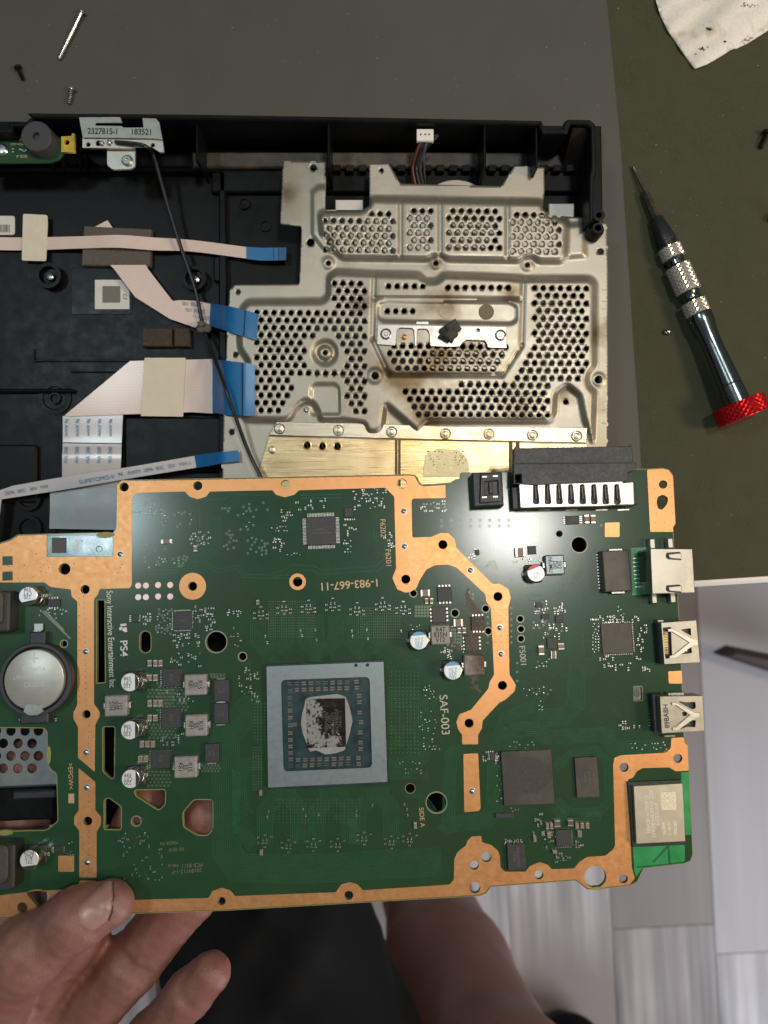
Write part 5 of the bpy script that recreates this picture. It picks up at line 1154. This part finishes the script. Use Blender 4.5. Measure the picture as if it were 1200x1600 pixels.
# network transformer and network port
tf = chip(943, 860, 985, 924, .0046, M('transformer_brown', (.10, .085, .072), .5, 0, .2, 700, .3, 2600, c2=(.065, .055, .05), spot=(.4, .6)), 'network_transformer', .0003)
pins(tf, 940, 862, 975, 922, 'L', 12, 7, 2.2); pins(tf, 986, 868, 990, 922, 'R', 8, 12, 2.0)
bplate('bright_patch', [(986, 856), (1012, 855), (1012, 928), (988, 930)], 0, .00004, m_mask_br)
for x, y in ((962, 859.5), (966, 925.5)): cx_, cy_, W, H = bxy(x-10, y-1.6, x+10, y+1.6, .003); MB().box(cx_, cy_, .001, .003, W, H).build('clip', m_silver, tf)
hj = .0115
rj = MB().prism(B.pts([(1016, 857), (1082, 857.5), (1086, 926), (1019, 928)], hj), -.001, hj, 0, .0002).build('network_port', m_silver, CB)
for dy in (0, 51):
    sl2 = smooth_poly([(1041, 863.5+dy), (1063, 862+dy), (1065, 875.5+dy), (1043, 874+dy), (1040, 870+dy)], 2)
    MB().prism(B.pts(sl2, hj), hj-.0002, hj+.00006).build('spring_slot', m_ink, rj)
    MB().prism(B.pts(smooth_poly([(1043, 866+dy), (1064, 864+dy), (1065, 874+dy), (1045, 872.5+dy)], 2), hj), hj, hj+.0005, 0, .0002).build('spring_finger', m_silver, rj)
text('RB4EA', B, 1075.5, 895, hj+.00004, 8, 90, M('stamped_mark', (.42, .40, .34), .4, .9, .05), rj, 'stamped_mark')
for x, y in ((1018, 850), (1046, 849), (1021, 935), (1050, 934)): cx_, cy_, W, H = bxy(x-4.5, y-8, x+4.5, y+8, .002); MB().box(cx_, cy_, .00002, .003, W, H, 0, .0003).build('ground_tab', m_bracket, rj)
cx_, cy_, W, H = bxy(1008, 862, 1018, 926, .006); MB().box(cx_, cy_, .00003, .0065, W, H, 0, .0003).build('rear_housing', m_blk_con, rj)
# video port and usb port (both silver boxes with V shaped springs)
def vport(name, quad, hh, vee, win, body_back, extra=None):
    o = plate(name, B.pts(smooth_poly(quad, 1.5), hh), [B.pts(w, hh) for w in win], hh-.0006, hh, m_silver, CB, .0001)
    q2 = inset(ccw(B.pts(quad, hh)), .0006)
    MB().prism(q2, -.0005, hh-.0014).build('core', m_blk_con, o)
    pl_ = ccw(B.pts(quad, hh)); sh_ = MB()
    n = len(pl_)
    for i in range(n):
        a, b_ = Vector(pl_[i]), Vector(pl_[(i+1) % n]); e = (b_-a).normalized(); nn = Vector((-e.y, e.x))*.0003
        if i in (): continue
        sh_.prism([tuple(a), tuple(b_), tuple(b_+nn), tuple(a+nn)], -.0008, hh-.0003)
    sh_.build('side_wall', m_silver, o)
    for v in vee: MB().prism(B.pts(v, hh+.0004), hh+.0001, hh+.0005, 0, .0001).build('spring_arm', m_white_shell, o)
    for b_ in body_back: cx_, cy_, W, H = bxy(*b_, .002); MB().box(cx_, cy_, .00003, .0035, W, H, 0, .0003).build('rear_housing', m_blk_con, o)
    return o
hv = .0066
vp = vport('video_port', [(1033, 973), (1088, 969), (1094, 1035), (1038, 1038)], hv,
      [[(1043, 983), (1049, 982), (1083, 998), (1090, 999), (1091, 1008), (1083, 1009), (1056, 1027), (1046, 1029), (1046, 1025), (1053, 1023), (1077, 1004), (1050, 987), (1044, 987)]],
      [smooth_poly([(1036, 981), (1048, 980), (1050, 1027), (1040, 1029)], 1), [(1063, 984), (1079, 982), (1080, 993)], [(1066, 1022), (1081, 1020), (1080, 1010)]], [(1026, 974, 1038, 1036)])
cx_, cy_, W, H = bxy(1050, 990, 1074, 1018, hv); MB().box(cx_, cy_, hv-.0016, hv-.0006, W, H).build('inner_plate', M('inner_tin', (.50, .45, .36), .35, .9, .05), vp)
gp = MB()
for i in range(14): y = 987+i*2.5; cx_, cy_, W, H = bxy(1035+i*.1, y, 1041+i*.1, y+1.2, .005); gp.box(cx_, cy_, .002, .0062, W, H)
gp.build('pin_row', m_gold, vp)
up_ = vport('usb_port', [(1031, 1088), (1098, 1087), (1101, 1142), (1034, 1146)], .0070,
      [[(1049, 1097.5), (1055, 1097), (1085, 1113), (1093, 1113.5), (1093, 1120), (1086, 1122), (1059, 1141), (1051, 1141), (1051, 1137), (1057, 1135), (1078, 1117), (1056, 1102), (1050, 1102)]],
      [smooth_poly([(1061, 1096), (1072, 1098), (1086, 1097), (1087, 1106), (1082, 1108), (1062, 1097.5)], 1), smooth_poly([(1063, 1139), (1074, 1135), (1086, 1136), (1087, 1126), (1080, 1125), (1063, 1137)], 1), [(1066, 1113), (1073, 1112.5), (1073, 1118), (1067, 1118.5)]], [(1018, 1084, 1034, 1142)])
text('89BABH', B, 1041.5, 1119, .0070+.00004, 7.6, 90, m_ink, up_, 'print', bold=.2)
tp_ = MB()
for i in range(9): cx_, cy_, W, H = bxy(1014, 1096+i*4.6, 1018, 1097.5+i*4.6); tp_.box(cx_, cy_, 0, .0003, W, H)
tp_.build('pin_row', m_tin, up_)
for x0, y0, x1, y1 in ((1040, 1081, 1066, 1086), (1034, 1147, 1052, 1150), (1024, 968, 1034, 972)): cx_, cy_, W, H = bxy(x0, y0, x1, y1, .001); MB().box(cx_, cy_, 0, .003, W, H, 0, .0002).build('ground_tab', m_silver, CB)
# wireless module
wm = chip(984, 1222, 1068, 1320, .0009, M('module_laminate', (.010, .022, .016), .4), 'wireless_module', .0001)
zc = .0028
can_ = MB().prism(B.pts(smooth_poly([(990, 1228.5), (1066.5, 1224), (1071, 1314.5), (994.5, 1318.5)], 1.2), zc), .0006, zc, 0, .00012).build('shield_can', M('module_can', (.56, .52, .42), .36, .8, .02, 300, .03, 1800, rvar=.02), wm)
for i, (s_, x, sz) in enumerate((('AW-CB319', 1026, 6), ('FCC ID:AK8M18DA01', 1018.5, 6.4), ('IC:4090-M18DA01', 1011, 6.4), ('4A8E96', 1037, 5), ('1819V13', 1045.5, 5), ('5BCB5D', 1055, 5))):
    text(s_, B, x, 1272 if i < 3 else 1294, zc+.00003, sz, -90, m_white_pl if i < 3 else M('laser_mark', (.78, .74, .62), .5, .3, .05), can_, 'print', sx=.86)
MB().prism(B.pts([(1032, 1238), (1056, 1237), (1057, 1265), (1033, 1266)], zc), zc, zc+.00002).build('print_patch', M('speckled_print', (.62, .57, .46), .5, .5, .3, 2600), can_)
# silkscreen lettering
text('1-983-667-11', B, 546, 913, .00005, 12.5, 182, m_silk_c, CB, sx=1.0, bold=.15); text('SAF-003', B, 694, 1117, .00005, 13, -89, m_silk, CB, sx=1.02)
text('F5001', B, 816.5, 1025, .00005, 9.5, -88, m_silk, CB); text('F6202', B, 598, 825, .00005, 8.5, -90, m_silk_c, CB); text('F6201', B, 606.5, 872, .00005, 8.5, -90, m_silk_c, CB)
text('Sony Interactive Entertainment Inc', B, 173, 998, .00005, 10.2, -88, m_silk_w, CB, sx=.76); text('PS4', B, 193, 1013, .00005, 11.5, -88, m_silk_w, CB, sx=1.1, bold=.2)
lg = MB(); 
for pl in ([(188, 975), (197, 974), (198, 977), (194, 978.5), (188, 978)], [(186, 981), (189, 979), (192, 980), (190, 984), (187, 985)], [(192, 981), (198, 980), (199, 987), (196, 988), (191, 985.5)]): lg.prism(B.pts(pl), .00002, .00005)
lg.build('logo_mark', m_silk_w, CB)
text('>EPGW<', B, 110, 1213, .00005, 7.5, -88, m_silk_c, CB); text('SIDE A', B, 659, 1277, .00005, 7.5, -88, m_silk_c, CB)
q = MB()
for pl in ([(107, 1240), (116, 1240), (116, 1255), (107, 1255)],): q.prism(B.pts(pl), .00002, .00004)
q.build('silk_emblem', m_silk_c, CB)
for s_, x, y, sz in (('MADE IN', 264, 1317, 5), ('SIE 2018', 276, 1327, 5), ('94V-0', 271, 1352, 5), ('PCB 8211', 300, 1352, 6), ('2018W12-1-P', 292, 1361, 6)): text(s_, B, x, y, .00005, sz, 182, M('faded_silk', (.16, .13, .07), .6), CB)
# scratches
for x0, y0, x1, y1 in ((66, 955, 110, 998), (70, 954, 100, 985)):
    tr([(x0, y0), (x1, y1)], 2, 1.6, .5, .00005, q := MB()); q.build('scratch', m_silk, CB)
# perforated plate and drive rail seen through the left cut-out (fixed under the board)
zp_ = -.0100
hp = [circle(*B(x+(11 if j % 2 else 0), 1142+j*19.5, zp_)[:2], 7.6*B.sc(40, 1170, zp_), 18) for j in range(4) for x in (-28, -6, 17, 39, 60) if x+(11 if j % 2 else 0) < 68]
us = plate('lower_shield', B.pts([(-60, 1110), (84, 1108), (92, 1236), (-60, 1238)], zp_), hp, zp_-.0006, zp_, M('shield_grey', (.22, .235, .24), .45, .6, .08, 300), CB)
cx_, cy_, W, H = bxy(-50, 1232, 84, 1282, -.006); MB().box(cx_, cy_, -.009, -.006, W, H, 0, .0006).build('plastic_rail', m_blk, CB)
cx_, cy_, W, H = bxy(20, 1236, 86, 1248, -.0045); MB().box(cx_, cy_, -.006, -.0045, W, H, 0, .0004).build('rail_latch', m_blk_con, CB)

# ------------------------------------------------------------------ the person: hand under the board, bare legs below
def capsule(P, a, b, ra, rb):
    a = np.array(a); b = np.array(b); d = b-a; t = np.clip(((P-a)@d)/(d@d), 0, 1)
    return np.linalg.norm(P-(a+t[:, None]*d), axis=1)-(ra+(rb-ra)*t)
def smin(a, b, k): h = np.clip(.5+.5*(b-a)/k, 0, 1); return b+(a-b)*h-k*h*(1-h)
def surface_net(f, lo, hi, st):
    lo = np.array(lo); n = np.ceil((np.array(hi)-lo)/st).astype(int)+1
    g = np.stack(np.meshgrid(*[np.arange(k) for k in n], indexing='ij'), -1)
    P = lo+g.reshape(-1, 3)*st; v = np.empty(len(P))
    for i in range(0, len(P), 200000): v[i:i+200000] = f(P[i:i+200000])
    v = v.reshape(n)
    cn = [(i, j, k) for i in (0, 1) for j in (0, 1) for k in (0, 1)]
    m = n-1; sl = lambda c: v[c[0]:c[0]+m[0], c[1]:c[1]+m[1], c[2]:c[2]+m[2]]
    S = np.zeros((*m, 3)); C = np.zeros(m)
    for a in cn:
        for ax in range(3):
            if a[ax]: continue
            b = list(a); b[ax] = 1; va, vb = sl(a), sl(b); x = (va < 0) != (vb < 0)
            t = np.where(x, va/np.where(x, va-vb, 1), 0)
            pos = np.array(a, float)[None, None, None]+t[..., None]*np.eye(3)[ax]
            S += np.where(x[..., None], pos, 0); C += x
    ids = -np.ones(m, int); act = C > 0; ids[act] = np.arange(act.sum())
    cells = np.stack(np.nonzero(act), 1); verts = lo+(cells+S[act]/C[act][:, None])*st
    faces = []
    for ax in range(3):
        u, w = (ax+1) % 3, (ax+2) % 3
        s0 = [slice(1, -1)]*3; s0[ax] = slice(0, -1); s1 = list(s0); s1[ax] = slice(1, None)
        va, vb = v[tuple(s0)], v[tuple(s1)]; x = (va < 0) != (vb < 0); idx = np.stack(np.nonzero(x), 1)
        idx[:, u] += 1; idx[:, w] += 1; fl_ = (va < 0)[x]
        def cid(du, dw): q_ = idx.copy(); q_[:, u] -= du; q_[:, w] -= dw; return ids[q_[:, 0], q_[:, 1], q_[:, 2]]
        quad = np.stack([cid(1, 1), cid(0, 1), cid(0, 0), cid(1, 0)], 1); quad[~fl_] = quad[~fl_][:, ::-1]
        faces.append(quad[(quad >= 0).all(1)])
    return verts, np.concatenate(faces)
def bz(px, py):   # world height of the board surface under a pixel
    return (BM @ B(px, py, 0)).z
W3 = lambda x, y, z: np.array(T(x, y, z))
zb0 = bz(120, 1410)
tt = zb0+.0085
bones = []  # (a, b, ra, rb, group)
# thumb on top of the board edge
bones += [(W3(172, 1412, tt-.0012), W3(118, 1436, tt+.0002), .0074, .0088), (W3(118, 1436, tt+.0002), W3(40, 1490, tt-.003), .0088, .0108), (W3(40, 1490, tt-.003), W3(-40, 1570, tt-.018), .0112, .0150)]
thumb_n = 3
zu = bz(200, 1400)-.0016
# index, middle, ring, little finger beneath the board
fing = [[(-50, 1560, zu-.020, .0105), (24, 1425, zu-.015, .0095), (34, 1290, zu-.0215, .0085), (36, 1190, zu-.0225, .0075)],
        [(20, 1590, zu-.026, .0110), (120, 1460, zu-.019, .0098), (196, 1330, zu-.014, .0088), (226, 1252, zu-.013, .0076)],
        [(110, 1615, zu-.030, .0108), (205, 1506, zu-.021, .0102), (300, 1392, zu-.016, .0094), (322, 1274, zu-.012, .0080)],
        [(165, 1710, zu-.030, .0100), (236, 1622, zu-.024, .0086), (296, 1552, zu-.018, .0078), (329, 1520, zu-.016, .0071)]]
palm = [(W3(-60, 1570, zu-.026), W3(20, 1600, zu-.030), .014, .014), (W3(20, 1600, zu-.030), W3(110, 1640, zu-.034), .014, .014), (W3(110, 1640, zu-.034), W3(150, 1720, zu-.034), .013, .012),
        (W3(-40, 1570, tt-.018), W3(-60, 1700, zu-.030), .015, .018), (W3(60, 1660, zu-.040), W3(-20, 1780, zu-.044), .019, .022), (W3(150, 1700, zu-.034), W3(60, 1830, zu-.046), .014, .018), (W3(-20, 1780, zu-.044), W3(-130, 2000, zu-.05), .026, .028), (W3(-130, 2000, zu-.05), W3(-360, 2500, zu-.06), .028, .036)]
def hand_sdf(P):
    d = None
    for a, b, ra, rb in bones:
        c = capsule(P, a, b, ra, rb); d = c if d is None else smin(d, c, .004)
    # flatten the thumb pad where the nail sits, web to the palm
    p = None
    for a, b, ra, rb in palm:
        c = capsule(P, a, b, ra, rb); p = c if p is None else smin(p, c, .012)
    d = smin(d, p, .009)
    for kf, ch in zip((.003, .004, .004, .002), fing):
        e = None
        for q0, q1 in zip(ch, ch[1:]):
            c = capsule(P, W3(*q0[:3]), W3(*q1[:3]), q0[3], q1[3]); e = c if e is None else smin(e, c, .003)
        d = smin(d, e, kf)
    # knuckle creases
    for x, y, z, nx, ny, amp in ((40, 1462, tt+.006, 30, 50, .0005), (52, 1455, tt+.006, 30, 52, .0004), (30, 1472, tt+.006, 28, 48, .0004), (205, 1505, zu-.011, 52, 40, .0009), (196, 1514, zu-.011, 46, 36, .0006), (286, 1408, zu-.007, 56, 40, .0007), (276, 1420, zu-.007, 40, 30, .0005), (286, 1562, zu-.010, 26, 28, .0006), (100, 1560, zu-.016, 12, -70, .0009), (62, 1548, zu-.014, 16, -60, .0007), (140, 1452, tt+.007, 14, 14, .0004), (58, 1490, tt+.008, 24, 60, .0006), (70, 1478, tt+.008, 16, 40, .0004)):
        c = capsule(P, W3(x-nx*.5, y-ny*.5, z), W3(x+nx*.5, y+ny*.5, z), .0012, .0012); d = d+amp*np.exp(-np.maximum(c, 0)/.0007)
    d = d+.00018*np.sin(P[:, 0]*900+P[:, 1]*400)*np.sin(P[:, 1]*800-P[:, 2]*500)
    return d
allp = [b[0] for b in bones]+[W3(*q[:3]) for c in fing for q in c]
lo = np.min(allp, 0)-.02; hi = np.max(allp, 0)+.014
lo[1] = W3(0, 1760, zu).tolist()[1]-.02; lo[2] = zu-.075
hv_, hf_ = surface_net(hand_sdf, lo, hi, .0011)
def arm_sdf(P):
    d = None
    for a, b, ra, rb in palm[4:]:
        c = capsule(P, a, b, ra, rb); d = c if d is None else smin(d, c, .012)
    return d
# legs
def G(x, y, z): return W3(x, y, z)
kneeL = G(420, 1560, -.20)
legs = [(G(560, 2050, -.13), G(400, 1520, -.20), .085, .062), (G(400, 1520, -.20), G(500, 1395, -.52), .056, .040), (G(500, 1395, -.52), G(520, 1370, -.70), .040, .030),
        (G(820, 2300, -.10), G(800, 1760, -.16), .075, .058), (G(790, 1760, -.16), G(698, 1520, -.34), .055, .052), (G(698, 1520, -.34), G(668, 1400, -.52), .052, .045), (G(668, 1400, -.52), G(660, 1330, -.70), .044, .030),
        (G(520, 1370, -.70), G(560, 1290, -.725), .032, .022), (G(660, 1330, -.70), G(690, 1240, -.725), .034, .022)]
def leg_sdf(P):
    d = None
    for i, (a, b, ra, rb) in enumerate(legs):
        c = capsule(P, a, b, ra, rb); d = c if d is None else smin(d, c, .02)
    return d
lp_ = [l[0] for l in legs]+[l[1] for l in legs]
lv, lf = surface_net(leg_sdf, np.min(lp_, 0)-.10, np.max(lp_, 0)+.10, .009)
allv = np.concatenate([hv_, lv]); allf = np.concatenate([hf_, lf+len(hv_)])
me = bpy.data.meshes.new('person'); me.from_pydata(allv.tolist(), [], [tuple(int(i) for i in f) for f in allf])
person = finish('person', me, m_skin, None, True, None, 0)
tag(person, 'person in black shorts gripping the circuit board from below with thumb on top', 'person')
# thumb nail laid on the thumb surface
def on_skin(px, py, z0, steps=70):
    o_ = np.array([0, 0, CAMZ]); p1 = W3(px, py, z0); d = p1-o_; L = np.linalg.norm(d); d /= L; t = L-.03
    for _ in range(steps):
        s_ = hand_sdf((o_+d*t)[None])[0]
        if abs(s_) < 2e-5: break
        t += s_*.8
    return Vector(o_+d*t)
nl = [(121, 1422), (127, 1413), (140, 1400), (156, 1384), (170, 1376), (176, 1378), (177, 1398), (174, 1424), (170, 1437), (156, 1450), (142, 1457), (128, 1449), (122, 1436)]
nl = smooth_poly(nl, 5, 2); cxn, cyn = np.mean(nl, 0); vs = []; fs = []
nr = 6; n = len(nl)
for k in range(nr):
    f_ = 1-k/nr
    for x, y in nl: p = on_skin(cxn+(x-cxn)*f_, cyn+(y-cyn)*f_, tt+.006); vs.append(p+Vector((0, 0, .00035 if k else -.0002)))
vs.append(on_skin(cxn, cyn, tt+.006)+Vector((0, 0, .0004)))
for k in range(nr-1):
    for i in range(n): fs.append((k*n+i, k*n+(i+1) % n, (k+1)*n+(i+1) % n, (k+1)*n+i))
for i in range(n): fs.append(((nr-1)*n+i, (nr-1)*n+(i+1) % n, nr*n))
q = MB(); q.add(vs, fs); no = q.build('thumb_nail', m_nail, person, True, 0)
# dirt line under the free edge
q = MB(); q.tube([on_skin(x, y, tt+.006)+Vector((0, 0, .00032)) for x, y in ((177, 1379), (178.5, 1398), (176, 1424), (171, 1438))], .00022, 6); q.build('nail_dirt', M('nail_dirt', (.045, .035, .025), .8), person, True)
# shorts round the left thigh
def shorts_sdf(P):
    a = capsule(P, legs[0][0], G(420, 1475, -.19), .092, .072)
    w = .005*np.sin(P[:, 0]*70+P[:, 1]*45)+.005*np.abs(np.sin(P[:, 1]*60-P[:, 0]*38+P[:, 2]*30+1.5*np.sin(P[:, 0]*40)))+.002*np.sin(P[:, 1]*190+P[:, 0]*120)
    return a+w
sv, sf = surface_net(shorts_sdf, np.min([legs[0][0], G(420, 1475, -.19)], 0)-.13, np.max([legs[0][0], G(420, 1475, -.19)], 0)+.13, .007)
me = bpy.data.meshes.new('shorts'); me.from_pydata(sv.tolist(), [], [tuple(int(i) for i in f) for f in sf]); finish('shorts', me, m_shorts, person, True, None, 0)
def slip_sdf(P): return smin(capsule(P, G(895, 1645, -.70), G(905, 1720, -.70), .045, .04), capsule(P, G(905, 1720, -.70), G(915, 1800, -.71), .04, .035), .02)
sv, sf = surface_net(slip_sdf, np.array(G(895, 1645, -.70))-np.array([.09, .22, .075]), np.array(G(895, 1645, -.70))+np.array([.1, .07, .07]), .006)
me = bpy.data.meshes.new('slipper'); me.from_pydata(sv.tolist(), [], [tuple(int(i) for i in f) for f in sf]); sl_o = finish('slipper', me, m_shorts, None, True, None, 0)
tag(sl_o, 'black slipper on the floor at the bottom edge', 'slipper')
# dark bar across the floor right of the ports (chair base leg)
cbm = MB(); cbm.prism([tuple(G(1128, 1026, -.66)[:2]), tuple(G(1330, 1092, -.66)[:2]), tuple(G(1330, 1050, -.66)[:2]), tuple(G(1150, 1014, -.66)[:2])], -.69, -.66, 0, .006)
cb_ = cbm.build('chair_base', M('chair_black', (.050, .040, .035), .6), None); tag(cb_, 'dark chair base arm low on the floor beside the ports', 'chair base')
